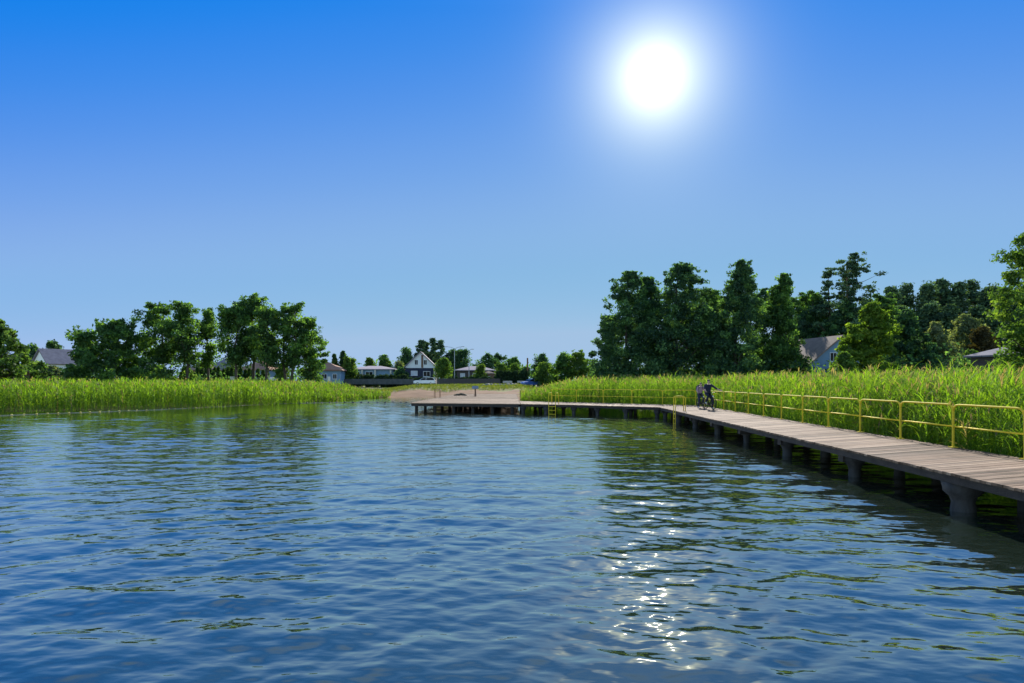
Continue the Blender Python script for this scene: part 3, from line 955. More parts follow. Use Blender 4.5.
# ================================================================ trees
def leaf_cloud(C, R, per, size, g, upb=0.35, varj=0.16, cvar=None, flat=1.0, aspect=0.55):
    """C (n,3) clump centres, R (n,3) clump radii -> rhombic leaves spread through each clump"""
    n = len(C)
    k = n * per
    ci = np.repeat(np.arange(n), per)
    d = g.normal(0, 1, (k, 3)); d /= np.linalg.norm(d, axis=1)[:, None]
    rad = g.random(k) ** 0.42
    pos = C[ci] + d * R[ci] * rad[:, None] * g.uniform(0.85, 1.12, k)[:, None]
    nr = d * 0.55 + g.normal(0, 0.75, (k, 3)); nr[:, 2] += upb
    nr /= np.linalg.norm(nr, axis=1)[:, None]
    rv = g.normal(0, 1, (k, 3)); rv[:, 2] -= 0.25
    u = np.cross(nr, rv); u /= np.linalg.norm(u, axis=1)[:, None]
    w = np.cross(nr, u)
    s = size * g.uniform(0.55, 1.35, k)[:, None] * 0.5
    a = u * s; b = w * s * aspect
    bend = nr * s * g.uniform(-0.3, 0.3, k)[:, None]
    V = np.stack([pos - a, pos + b + bend, pos + a * g.uniform(0.7, 1.1, k)[:, None], pos - b + bend], 1).reshape(-1, 3)
    Qd = np.arange(4 * k).reshape(-1, 4)
    cv = (g.beta(0.9, 1.1, n) if cvar is None else cvar)
    var = np.clip(cv[ci] + g.normal(0, varj, k), 0, 1)
    return V, Qd, var

PROF = {
    'oval':  lambda t: np.sin(np.pi * np.clip(0.10 + 0.80 * t, 0, 1)) ** 0.75,
    'cone':  lambda t: np.clip(1.0 - t, 0.01, 1) ** 0.52 * (0.7 + 0.3 * np.minimum(1, t * 6)),
    'bullet': lambda t: np.clip(1.0 - t ** 2.6, 0.03, 1) ** 0.5 * (0.8 + 0.2 * np.minimum(1, t * 4)),
    'dome':  lambda t: np.sqrt(np.clip(1.03 - t ** 2, 0, 1)) * (0.8 + 0.2 * np.minimum(1, t * 5)),
    'pine':  lambda t: np.sin(np.pi * np.clip(0.16 + 0.80 * t, 0, 1)) ** 0.6 * 0.9,
    'flame': lambda t: np.sin(np.pi * np.clip(0.22 + 0.76 * t, 0, 1)) ** 0.9,
}

def make_tree(name, label, cat, x, y, H, R, mat='alder', prof='oval', base=0.2, nc=70, per=90, leaf=0.42, cr=0.13, flat=0.65,
              bark='bark', seed=1, group=None, lobes=0.3, trunk_r=None, shell=0.55, trunks=1, z=None, open_=0.0, ry=None):
    g = np.random.default_rng(seed)
    z0 = gh(x, y) if z is None else z
    root = empty(name, (x, y, z0 - 0.05))
    tag(root, label, cat, group)
    t = np.sort(g.random(nc) ** 0.9)
    a = g.uniform(0, 2 * np.pi, nc)
    # uneven outline: the radius swells and shrinks with azimuth and height
    p1, p2, p3 = g.uniform(0, 6.28, 3)
    lob = 1 + lobes * (0.6 * np.sin(2 * a + p1 + 5 * t) + 0.5 * np.sin(3 * a + p2 - 8 * t) + 0.4 * np.sin(13 * t + p3))
    rr = R * PROF[prof](t) * lob * (shell + (1 - shell) * g.random(nc)) * np.where(g.random(nc) < 0.28, g.random(nc), 1)
    cl = H * cr * g.uniform(0.6, 1.25, nc) * ((0.75 + 0.35 * (1 - t)) if prof not in ('cone', 'bullet') else (0.42 + 0.68 * (1 - t) ** 0.7))
    zc = H * base + (H * (1 - base) - cl * flat * 0.9) * t
    rr = np.maximum(0, rr - cl * 0.5)
    C = np.stack([rr * np.cos(a), rr * np.sin(a) * (ry or 1), zc], 1)
    C[:, 0] += 0.15 * R * np.sin(4 * t + p1)
    Rr = np.stack([cl, cl, cl * flat], 1)
    V, Qd, var = leaf_cloud(C, Rr, per, leaf, g)
    # loose twigs outside the clumps
    idx = g.integers(0, nc, nc)
    out = C[idx] + (C[idx] - np.array([0, 0, H * (base + 0.3)])) * 0.12 + g.normal(0, 0.3, (nc, 3)) * cl[idx, None]
    out[:, 2] = np.minimum(np.maximum(out[:, 2], H * base * 0.9), H - 0.1)
    V2, Q2, v2 = leaf_cloud(out, Rr[idx] * 0.55, max(6, per // 7), leaf * 0.95, g)
    quads_mesh('crown', np.vstack([V, V2]), np.vstack([Qd, Q2 + len(V)]), np.concatenate([var, v2]), M[mat], root)
    tr = trunk_r or max(0.09, 0.018 * H)
    mb = MB()
    for q in range(trunks):
        ox, oy = (0, 0) if trunks == 1 else (0.35 * R * math.cos(q * 2.6 + p1), 0.2 * R * math.sin(q * 2.6 + p1))
        wob = g.normal(0, 0.012 * H, (6, 2)); wob[0] = 0
        sp = []
        for k in range(6):
            f = k / 5
            sp.append((ox * (0.4 + 0.6 * f) + wob[k][0], oy * (0.4 + 0.6 * f) + wob[k][1], -0.3 + (H * 0.93 + 0.3) * f))
        mb.tube(sp, [tr * (1.35 if k == 0 else (1 - 0.17 * k)) for k in range(6)], 7)
        lim = g.choice(nc, min(nc, 26 // trunks), replace=False)
        for i in lim:
            h0 = max(H * base * 0.75, zc[i] - rr[i] * g.uniform(0.35, 0.9) - 0.3)
            f = h0 / (H * 0.93)
            k = min(4, int(f * 5)); ff = f * 5 - k
            s0 = Vector(sp[k]).lerp(Vector(sp[k + 1]), min(1, ff))
            e = Vector(C[i])
            mid = s0.lerp(e, 0.5) + Vector((0, 0, -0.05 * (e - s0).length))
            r0 = tr * max(0.18, (1 - 0.85 * f)) * 0.5
            mb.tube([s0, mid, e], [r0, r0 * 0.65, r0 * 0.2], 5, caps=False)
    mb.build('trunk', M[bark], root, smooth=True)
    return root

def T(name, label, cat, px, top, Y, hw, **kw):
    x = PX(px, Y)
    z0 = kw.get('z')
    if z0 is None: z0 = gh(x, Y)
    H = PZ(top, Y) - z0 + 0.05
    R = hw / F * Y * (1.5 if kw.get('prof') in ('cone', 'bullet') else 1.32)
    return make_tree(name, label, cat, x, Y, H, R, seed=int(px * 7 + top), **kw)

# ---- left bank
AL = dict(mat='alder', prof='oval', base=0.33, nc=90, per=90, leaf=0.42, cr=0.085, flat=0.6, lobes=0.32, group='alders on the far left bank')
T('broad_tree', 'bright leafy tree cut by the picture edge, left of the white gabled house', 'tree', 0, 319, 95, 25, mat='leafy', prof='dome', base=0.05, nc=120, per=80, leaf=0.5, cr=0.1)
T('dense_tree', 'low dense rounded tree, left of the alder row and right of the house', 'tree', 118, 320, 100, 38, mat='alder', prof='dome', base=0.02, nc=230, per=80, leaf=0.5, cr=0.11)
T('alder_tree', 'tall alder joined to the dense rounded tree, first of the row', 'tree', 163, 303, 105, 21, **AL)
T('alder_tree', 'tall alder with open crown, second of the row beside the brown roof', 'tree', 187, 301, 103, 18, **AL)
T('alder_tree', 'slender alder with narrow crown before the thuja row', 'tree', 208, 308, 108, 11, **{**AL, 'nc': 46})
T('alder_tree', 'alder with a trunk in front of the thuja row, left of the tallest', 'tree', 237, 306, 104, 18, **AL)
T('alder_tree', 'tallest alder, with its peak over the blue walled house', 'tree', 253, 294, 107, 19, **{**AL, 'nc': 95})
T('alder_tree', 'alder leaning slightly right beside the tallest alder', 'tree', 268, 308, 103, 14, **{**AL, 'nc': 60})
T('alder_tree', 'last alder of the row with a wide crown and double trunk', 'tree', 291, 303, 105, 20, **{**AL, 'trunks': 2, 'nc': 100})
T('alder_tree', 'lower bright alder crown drooping at the right end of the row', 'tree', 309, 318, 107, 16, **{**AL, 'base': 0.2})
SB = dict(prof='dome', base=0.02, nc=60, per=80, leaf=0.36, cr=0.22, trunk_r=0.08)
T('bush', 'yellow green bush before the white gabled house', 'bush', 40, 361, 112, 12, mat='bright', **SB)
T('bush', 'pale olive bush under the gable window of the white house', 'bush', 54, 366, 110, 11, mat='olive', **SB)
T('bush', 'low dark bush under the edge of the leafy tree', 'bush', 22, 366, 108, 13, mat='alder', **SB)
T('bush', 'dark bush between the white house and the dense rounded tree', 'bush', 73, 366, 108, 13, mat='dark', **SB)
T('bush', 'yellow green bush at the foot of the second alder', 'bush', 187, 366, 112, 9, mat='bright', **SB)
T('bush', 'dark bush between the first alder trunks', 'bush', 160, 366, 112, 13, mat='dark', **SB)
T('bush', 'bright bush behind the alder trunks beside the orange roof', 'bush', 283, 362, 135, 6, mat='bright', **SB)
T('bush', 'sunlit bush rising above the thuja row', 'bush', 232, 353, 150, 10, mat='bright', **SB)
T('far_tree', 'dark tree behind the white house, between it and the leafy tree', 'tree', 33, 344, 160, 12, mat='dark', prof='dome', base=0.05, nc=60, per=50, leaf=0.7, cr=0.16)
T('far_tree', 'dark rounded treetop showing over the ridge of the white house', 'tree', 54, 341, 175, 11, mat='dark', prof='dome', base=0.05, nc=60, per=50, leaf=0.7, cr=0.16)
T('far_tree', 'hazy small treetop between white house roof and dense tree', 'tree', 76, 349, 190, 12, mat='alder', prof='dome', base=0.05, nc=50, per=50, leaf=0.7, cr=0.18)
# thuja row: one built, the rest copied
th0 = T('thuja', 'narrow thuja in the trimmed row behind the alder trunks', 'thuja', 197, 366.5, 126, 2.4, mat='thuja', prof='bullet', base=0.02, nc=34, per=55, leaf=0.28, cr=0.14, flat=1.2, trunk_r=0.05, group='thuja row', lobes=0.08)
random.seed(5)
for k in range(1, 17):
    c = copy_tree(th0)
    x = PX(197 + k * 4.35, 126)
    c.location = (x, 126 + random.uniform(-.3, .3), gh(x, 126) - 0.05)
    c.rotation_euler = (0, 0, random.uniform(0, 6.28)); s = random.uniform(0.92, 1.08); c.scale = (s, s, random.uniform(0.93, 1.06))
# ---- middle, by the houses
MD = dict(nc=75, per=80, leaf=0.5, cr=0.17, base=0.06)
T('conifer', 'dark pointed conifer right of the orange roofs, left one of three', 'conifer', 335, 354, 150, 5, mat='thuja', prof='cone', nc=60, per=60, leaf=0.45, cr=0.13, base=0.03)
T('conifer', 'bright pointed conifer, middle one of three and the tallest', 'conifer', 342, 351, 152, 5.5, mat='dark', prof='cone', nc=60, per=60, leaf=0.45, cr=0.13, base=0.03)
T('bush', 'sunlit bush right of the three conifers', 'bush', 352, 357, 150, 6, mat='bright', **{**SB, 'nc': 60})
T('conifer', 'small yellow green conifer before the dark ones', 'conifer', 346.5, 356, 148, 4, mat='bright', prof='flame', nc=50, per=60, leaf=0.4, cr=0.14, base=0.03)
T('far_tree', 'small sunlit tree peeping over the left end of the bungalow roof', 'tree', 371, 358, 190, 7, mat='bright', prof='dome', **MD)
T('far_tree', 'dark round tree over the bungalow roof', 'tree', 386, 354, 190, 8.5, mat='alder', prof='dome', **MD)
T('far_tree', 'dark tree left of the steep gabled house', 'tree', 405, 347, 195, 8, mat='dark', prof='dome', **MD)
T('bush', 'pale olive shrub between bungalow and gabled house', 'bush', 399, 360, 172, 7, mat='olive', **SB)
T('bush', 'dark shrub at the left wall of the gabled house', 'bush', 400, 366, 160, 7, mat='dark', **SB)
PN = dict(mat='pine', bark='pinebark', prof='pine', base=0.35, nc=44, per=70, leaf=0.55, cr=0.085, flat=0.5)
T('pine_tree', 'pine showing above the gabled house, leftmost over the ridge', 'pine', 420, 340, 200, 6.5, **PN)
T('pine_tree', 'narrow pine right of the gabled house ridge, taller than its neighbours', 'pine', 433, 338, 205, 5, **PN)
T('pine_tree', 'pine behind the right roof slope of the gabled house', 'pine', 427, 342, 207, 5, **PN)
T('pine_tree', 'pine between the gabled house and the street lamp', 'pine', 441, 340, 200, 7, **{**PN, 'base': 0.2})
T('round_tree', 'ball shaped clipped tree right of the gabled house', 'tree', 443.5, 357.5, 153, 8, mat='bright', prof='dome', base=0.28, nc=80, per=55, leaf=0.4, cr=0.18, trunk_r=0.12)
T('far_tree', 'dark tree behind the street lamp', 'tree', 454, 349, 200, 9, mat='dark', prof='oval', **MD)
T('far_tree', 'dark upright tree right of the street lamp', 'tree', 464, 348.5, 198, 9, mat='dark', prof='oval', **MD)
T('far_tree', 'wide dark tree behind the long low house', 'tree', 486, 353, 200, 10, mat='dark', prof='dome', **MD)
T('far_tree', 'broad dark tree with a gap of sky in its crown', 'tree', 496, 353, 205, 11, mat='dark', prof='dome', **{**MD, 'nc': 46})
T('far_tree', 'pale sunlit tree between broad dark tree and chimney pole', 'tree', 513, 357, 190, 10, mat='alder', prof='dome', **MD)
T('bush', 'yellow green bush at the right end of the long low house', 'bush', 481, 364, 156, 6, mat='bright', **SB)
T('bush', 'bright spreading bush over the dark clipped hedge', 'bush', 499, 362, 168, 9, mat='bright', **SB)
T('bush', 'sunlit bush behind the right end of the dark clipped hedge', 'bush', 514, 362, 168, 7, mat='bright', **SB)
T('bush', 'dark bush right of the dark clipped hedge by the pole', 'bush', 525, 366, 155, 6, mat='dark', **SB)
T('far_tree', 'dark tree just right of the chimney pole', 'tree', 540, 354, 190, 9, mat='dark', prof='dome', **MD)
T('leafy_tree', 'bright tree with soft crown, left of a pair before the dark grove', 'tree', 561, 352, 140, 15, mat='alder', prof='dome', base=0.03, nc=90, per=60, leaf=0.5, cr=0.16)
T('leafy_tree', 'bright tree with soft crown, right of a pair before the dark grove', 'tree', 580, 350, 138, 13, mat='bright', prof='dome', base=0.03, nc=80, per=60, leaf=0.5, cr=0.16)
T('bush', 'light bush behind the reed corner', 'bush', 545, 362, 135, 9, mat='bright', **SB)
# ---- dark grove on the right
DK = dict(mat='dark', nc=250, per=110, leaf=0.36, cr=0.075, flat=0.7, base=0.02, lobes=0.22)
T('grove_tree', 'tall dark tree, leftmost of the big grove', 'tree', 628, 272, 92, 22, prof='bullet', **DK)
T('grove_tree', 'tall dark tree with round top, second of the big grove', 'tree', 676, 264, 90, 26, prof='bullet', **{**DK, 'nc': 260})
T('grove_tree', 'lower dark tree filling the left edge of the grove', 'tree', 608, 316, 98, 14, prof='bullet', **{**DK, 'nc': 120})
T('grove_tree', 'dark tree behind the two leftmost of the grove', 'tree', 652, 278, 98, 18, prof='bullet', **DK)
T('grove_tree', 'lower sunlit tree in the dip of the grove skyline', 'tree', 702, 289, 97, 18, prof='bullet', **{**DK, 'mat': 'alder', 'nc': 160})
T('grove_tree', 'broad dark cone shaped tree in the middle of the grove', 'tree', 735, 261, 88, 27, prof='cone', **{**DK, 'nc': 280, 'lobes': 0.15})
T('grove_tree', 'dark tree low behind the cone shaped pair', 'tree', 762, 289, 99, 17, prof='bullet', **{**DK, 'nc': 150})
T('grove_tree', 'smaller cone shaped tree with spiky tip left of the gable roof', 'tree', 783, 274, 90, 23, prof='cone', **{**DK, 'nc': 220, 'lobes': 0.15, 'mat': 'alder'})
T('grove_tree', 'dark low tree between the cone shaped tree and the gable roof', 'tree', 803, 312, 114, 13, prof='bullet', **{**DK, 'nc': 120})
T('tall_pine', 'tall ragged pine with layered open branches above the gable roof', 'pine', 848, 253, 112, 32, mat='pine', bark='pinebark', prof='flame', base=0.2, nc=130, per=80, leaf=0.42, cr=0.055, flat=0.38, lobes=0.6, shell=0.3)
T('tall_pine', 'second ragged pine stem leaning beside the tallest pine', 'pine', 830, 268, 114, 14, mat='pine', bark='pinebark', prof='flame', base=0.2, nc=52, per=70, leaf=0.42, cr=0.055, flat=0.34, lobes=0.6, shell=0.35)
T('grove_tree', 'leafy tree behind the gable roof left of the ragged pines', 'tree', 814, 292, 122, 18, prof='oval', **{**DK, 'mat': 'alder', 'nc': 150, 'leaf': 0.5})
T('grove_tree', 'dark tree right of the gable roof and behind the bright tree', 'tree', 845, 300, 110, 17, prof='bullet', **{**DK, 'nc': 150})
T('leafy_tree', 'bright yellow green tree before the dark woods right of the gable', 'tree', 867, 303, 84, 26, mat='lime', prof='cone', base=0.02, nc=200, per=90, leaf=0.4, cr=0.095, lobes=0.3)
T('grove_tree', 'dark tree right of the bright yellow green tree', 'tree', 910, 310, 96, 15, prof='bullet', **{**DK, 'nc': 190})
T('grove_tree', 'dark lower tree in front of the olive willows', 'tree', 932, 346, 92, 11, prof='dome', **{**DK, 'nc': 100})
T('willow', 'pale olive willow, lower one left of the brown tree', 'willow', 938, 322, 115, 15, mat='olive', prof='dome', base=0.05, nc=80, per=70, leaf=0.5, cr=0.13)
T('willow', 'pale olive willow, higher one behind the brown tree', 'willow', 967, 315, 120, 21, mat='olive', prof='dome', base=0.05, nc=120, per=70, leaf=0.5, cr=0.12)
T('round_tree', 'rounded brownish tree left of the pavilion roof', 'tree', 985, 327, 104, 14.5, mat='brown', prof='dome', base=0.05, nc=120, per=80, leaf=0.4, cr=0.12, lobes=0.08)
T('bush', 'bright bush below the brownish tree', 'bush', 970, 350, 90, 11, mat='bright', **SB)
T('bush', 'bright bush at the foot of the yellow green tree', 'bush', 845, 352, 78, 11, mat='bright', **SB)
T('big_maple', 'large sunlit tree with spreading limbs cut by the picture edge', 'tree', 1030, 233, 62, 33, mat='bright', prof='oval', base=0.10, nc=130, per=120, leaf=0.36, cr=0.08, flat=0.6, lobes=0.35, shell=0.6)
# pines on the wooded hill
HP = [(880, 296, 150, 15), (893, 287, 165, 15), (908, 283, 172, 17), (925, 281, 168, 16), (941, 279, 176, 17), (957, 283, 170, 16), (972, 279, 178, 17), (988, 284, 170, 17),
      (1005, 290, 165, 16), (1022, 287, 172, 18), (902, 305, 145, 17), (927, 301, 148, 17), (950, 304, 145, 17), (975, 306, 146, 17), (998, 310, 143, 17), (865, 300, 160, 14), (1040, 296, 160, 18)]
hp0 = None
HPR = dict(mat='pine', bark='pinebark', prof='dome', base=0.12, nc=90, per=60, leaf=0.75, cr=0.10, flat=0.5, lobes=0.25)
protos = []
for i, (px, top, Y, hw) in enumerate(HP):
    x = PX(px, Y); z0 = gh(x, Y); Hh = PZ(top, Y) - z0; Rr = hw / F * Y
    if i < 4:
        t_ = make_tree('hill_pine', 'pine with a dense flat crown on the wooded hill behind the olive willows', 'pine', x, Y, Hh, Rr, seed=900 + i, group='pines on the wooded hill', **HPR)
        protos.append((t_, Hh, Rr))
    else:
        p_, h_, r_ = protos[i % 4]
        c = copy_tree(p_)
        c.location = (x, Y, z0 - 0.05); c.rotation_euler = (0, 0, i * 1.7); c.scale = (Rr / r_, Rr / r_, Hh / h_)
DF = dict(mat='alder', prof='bullet', nc=170, per=90, leaf=0.42, cr=0.085, base=0.03, lobes=0.25)
T('grove_tree', 'sunlit tree filling the skyline gap right of the round topped dark tree', 'tree', 719, 291, 104, 16, **DF)
T('grove_tree', 'dark leafy tree close behind the gable roof in the grove', 'tree', 812, 294, 117, 14, **DF)
T('grove_tree', 'leafy tree behind the spiky tipped tree and the gable roof', 'tree', 798, 298, 120, 18, **DF)
T('grove_tree', 'tree standing behind the ragged pines and before the hill pines', 'tree', 878, 294, 125, 20, **DF)
# undergrowth below the grove and behind the reeds
g = np.random.default_rng(5)
def undergrowth(name, x0, x1, y0, y1, n, h0, h1, leaf, mat, label, per=60):
    x = g.uniform(x0, x1, n); y = g.uniform(y0, y1, n)
    z = ground_h(x, y)
    h = g.uniform(h0, h1, n)
    C = np.stack([x, y, z + h * 0.5], 1); R = np.stack([h * 0.8, h * 0.8, h * 0.55], 1)
    V, Qd, v = leaf_cloud(C, R, per, leaf, g)
    o = quads_mesh(name, V, Qd, v, M[mat]); o['kind'] = 'stuff'; o['label'] = label
undergrowth('undergrowth', 12, 62, 84, 98, 150, 2.0, 5.0, 0.5, 'dark', 'dark undergrowth below the grove')
undergrowth('undergrowth', -85, -35, 108, 116, 80, 1.6, 3.2, 0.5, 'dark', 'dark undergrowth behind the left reeds')
undergrowth('undergrowth', 55, 105, 100, 135, 110, 2.5, 6.5, 0.6, 'dark', 'dark undergrowth at the foot of the wooded hill')
undergrowth('far_wood', -420, 330, 290, 330, 420, 5.5, 11.0, 1.5, 'dark', 'distant low woods along the horizon', 60)

# ================================================================ houses
def window(parent, c, w, h, normal, rz=0.0, pane='glass', frame='white', sill=True):
    """a framed window standing proud of a wall; c = centre on the wall plane, normal = outward (x,y)"""
    nx_, ny_ = normal
    a = math.atan2(ny_, nx_) + math.pi / 2
    def off(d, z=0): return (c[0] + nx_ * d, c[1] + ny_ * d, c[2] + z)
    ca, sa = math.cos(a), math.sin(a)
    mb = MB()
    t = 0.08
    for s in (-1, 1):
        p = off(0.03)
        mb.box((p[0] + ca * s * (w / 2 - t / 2), p[1] + sa * s * (w / 2 - t / 2), p[2]), (t, 0.09, h), a)
    for s in (-1, 1):
        mb.box(off(0.03, s * (h / 2 - t / 2)), (w - 2 * t, 0.09, t), a)
    mb.box(off(0.028), (t * 0.7, 0.07, h - 2 * t), a)
    if sill: mb.box(off(0.07, -h / 2 - 0.03), (w + 0.15, 0.2, 0.05), a)
    f = mb.build('window', M[frame], parent)
    pn = MB()
    for s in (-1, 1):
        q = (w - 2 * t - t * 0.7) / 4 + t * 0.35
        p = off(0.012)
        pn.box((p[0] + ca * s * q, p[1] + sa * s * q, p[2]), ((w - 2 * t - t * 0.7) / 2, 0.03, h - 2 * t), a)
    pn.build('pane', M[pane], f)
    return f

def gable_house(name, label, x, y, w, d, hw, hr, rz=0.0, wall='white', roof='tile_grey', over=0.45, wins=(), z=None, lower=None, door=None, chimney=None):
    """ridge along local y: the gable faces local -y.  w across the gable, d along the ridge"""
    root = empty(name, (x, y, (gh(x, y) if z is None else z) - 0.1), rz)
    tag(root, label, 'house')
    mb = MB()
    pr = [(-w / 2, 0), (w / 2, 0), (w / 2, hw), (0, hw + hr), (-w / 2, hw)]
    vs = [(px, -d / 2, pz) for px, pz in pr] + [(px, d / 2, pz) for px, pz in pr]
    fs = [(0, 1, 2, 3, 4), (9, 8, 7, 6, 5)] + [(i, 5 + i, 5 + (i + 1) % 5, (i + 1) % 5) for i in range(5)]
    mb.add(vs, fs); mb.build('wall', M[wall], root)
    if lower:
        lb = MB()
        hh = lower[1]
        for (cx, cy, sx, sy) in ((0, -d / 2 - 0.012, w + 0.05, 0.03), (-w / 2 - 0.012, 0, 0.03, d), (w / 2 + 0.012, 0, 0.03, d)):
            lb.box((cx, cy, hh / 2), (sx, sy, hh))
        lb.build('lower_cladding', M[lower[0]], root)
    sl = math.hypot(w / 2, hr)
    ux, uz = (w / 2) / sl, hr / sl
    mb = MB()
    t = 0.2
    for s in (-1, 1):
        ez = hw - uz * over; ex = s * (w / 2 + ux * over)
        qa = [(0, -d / 2 - over, hw + hr), (ex, -d / 2 - over, ez), (ex, d / 2 + over, ez), (0, d / 2 + over, hw + hr)]
        nrm = Vector((uz * s, 0, ux))
        lo = [Vector(p) + nrm * 0.01 for p in qa]; hi = [Vector(p) + nrm * t for p in qa]
        lo[0].x = lo[3].x = 0; hi[0].x = hi[3].x = 0
        hi[0].z = hi[3].z = hw + hr + t / ux; lo[0].z = lo[3].z = hw + hr + 0.01
        vs = lo + hi
        fs = [(0, 1, 2, 3), (7, 6, 5, 4), (0, 4, 5, 1), (1, 5, 6, 2), (2, 6, 7, 3), (3, 7, 4, 0)]
        if s > 0: fs = [f[::-1] for f in fs]
        mb.add(vs, fs)
    rf = mb.build('roof', M[roof], root)
    if chimney:
        cb = MB(); cb.box((chimney[0], chimney[1], hw + hr * 0.9), (0.6, 0.6, 2.0)); cb.box((chimney[0], chimney[1], hw + hr * 0.9 + 1.05), (0.75, 0.75, 0.1))
        cb.build('chimney', M['brownwood'], rf)
    for (face, u, zc, ww, wh, pane) in wins:
        if face == 'f': window(root, (u, -d / 2 - 0.03, zc), ww, wh, (0, -1), pane=pane)
        elif face == 'l': window(root, (-w / 2 - 0.03, u, zc), ww, wh, (-1, 0), pane=pane)
        else: window(root, (w / 2 + 0.03, u, zc), ww, wh, (1, 0), pane=pane)
    if door:
        face, u, ww, wh = door
        db = MB(); db.box((u, -d / 2 - 0.05, wh / 2 + 0.1), (ww, 0.08, wh)); dd = db.build('door', M['brownwood'], root)
        hb = MB(); hb.box((u + ww * 0.38, -d / 2 - 0.11, wh * 0.5), (0.12, 0.05, 0.04)); hb.build('handle', M['steel'], dd)
    return root

def hip_house(name, label, x, y, w, d, hw, hr, rz=0.0, wall='white', roof='tile_grey', over=0.5, wins=(), z=None, ridge=None, posts=(), cat='house', door=None):
    root = empty(name, (x, y, (gh(x, y) if z is None else z) - 0.1), rz)
    tag(root, label, cat)
    mb = MB(); mb.box((0, 0, hw / 2), (w, d, hw)); mb.build('wall', M[wall], root)
    W, D = w / 2 + over, d / 2 + over
    rl = (ridge if ridge is not None else max(0.2, w - d)) / 2
    mb = MB()
    z0, z1 = hw + 0.004, hw + 0.18
    vs = [(-W, -D, z0), (W, -D, z0), (W, D, z0), (-W, D, z0), (-W, -D, z1), (W, -D, z1), (W, D, z1), (-W, D, z1), (-rl, 0, hw + hr), (rl, 0, hw + hr)]
    fs = [(3, 2, 1, 0), (0, 1, 5, 4), (1, 2, 6, 5), (2, 3, 7, 6), (3, 0, 4, 7), (4, 5, 9, 8), (6, 7, 8, 9), (5, 6, 9), (7, 4, 8)]
    mb.add(vs, fs); mb.build('roof', M[roof], root)
    for (face, u, zc, ww, wh, pane) in wins:
        if face == 'f': window(root, (u, -d / 2 - 0.005, zc), ww, wh, (0, -1), pane=pane)
        elif face == 'l': window(root, (-w / 2 - 0.005, u, zc), ww, wh, (-1, 0), pane=pane)
        else: window(root, (w / 2 + 0.005, u, zc), ww, wh, (1, 0), pane=pane)
    for (px_, py_) in posts:
        pb = MB(); pb.box((px_, py_, hw / 2), (0.35, 0.35, hw - 0.01)); pb.build('porch_post', M['cream'], root)
    if door:
        face, u, ww, wh = door
        db = MB(); db.box((u, -d / 2 - 0.03, wh / 2 + 0.1), (ww, 0.08, wh)); dd = db.build('door', M['brownwood'], root)
        hb = MB(); hb.box((u + ww * 0.38, -d / 2 - 0.09, wh * 0.5), (0.12, 0.05, 0.04)); hb.build('handle', M['steel'], dd)
    return root

# white house far left: gable to the left, long grey roof running right
x = PX(64, 138)
gable_house('gabled_house', 'white house with long grey roof half hidden by bushes, left of the dense tree', x, 138, 6.4, 8.5, 4.9, 2.7, math.radians(-33), 'white', 'tile_grey', 0.4,
            [('f', 0.2, 4.7, 1.2, 1.2, 'glass'), ('f', -1.4, 1.8, 1.2, 1.2, 'glass'), ('f', 1.4, 1.8, 1.2, 1.2, 'glass'), ('r', -2, 2.0, 1.5, 1.2, 'glass'), ('r', 2, 2.0, 1.5, 1.2, 'glass')], z=1.3)
gable_house('garden_shed', 'small low shed with dark roof at the far left beneath the leafy tree', PX(12, 106), 106, 3.2, 4, 2.0, 0.9, math.radians(60), 'brownwood', 'tile_brown', 0.3, [('f', 0, 1.4, 0.7, 0.6, 'glass')])['category'] = 'shed'
# houses behind the alders
hip_house('low_house', 'brown timber house with tan roof behind the second alder', PX(205, 143), 143, 5.0, 6, 2.9, 1.7, 0.1, 'brownwood', 'tile_brown', 0.5, [('f', -1.2, 1.7, 1.1, 1.1, 'glass'), ('f', 1.2, 1.7, 1.1, 1.1, 'glass')], z=2.0)
hip_house('low_house', 'pale blue house with faded orange roof behind the leaning alder', PX(261, 146), 146, 6.2, 7, 3.0, 2.1, -0.05, 'blueren', 'tile_red', 0.5, [('f', -1.6, 1.7, 1.3, 1.2, 'curtain'), ('f', 1.6, 1.7, 1.3, 1.2, 'curtain')], z=2.0)
hip_house('low_house', 'blue grey house with faded orange roof between last alder and conifers', PX(326, 146), 146, 7.6, 7, 2.9, 2.0, 0.05, 'blueren', 'tile_red', 0.5, [('f', -2.2, 1.7, 1.2, 1.1, 'glass'), ('f', 0.4, 1.7, 1.2, 1.1, 'glass'), ('f', 2.6, 1.7, 0.9, 1.1, 'glass')], z=2.0)
hip_house('low_house', 'dark roofed house glimpsed between alder trunks left of the blue house', PX(226, 158), 158, 6, 6, 3.4, 2.6, 0.0, 'greyren', 'tile_grey', 0.5, [('f', 0, 1.8, 1.3, 1.2, 'glass')], z=2.0)
# bungalow
hip_house('bungalow', 'long low bungalow with shallow grey roof and cream porch posts', PX(373, 165), 167, 10.0, 7, 3.3, 1.0, 0.0, 'blueren', 'tile_mauve', 0.7,
          [('f', -3.6, 2.1, 1.6, 1.5, 'glass'), ('f', -0.6, 2.1, 1.8, 1.5, 'glass')], z=2.2, posts=((-2.2, -3.9), (0.9, -3.9), (4.6, -3.9), (-4.8, -3.9)), door=('f', -2.1, 1.0, 2.1))
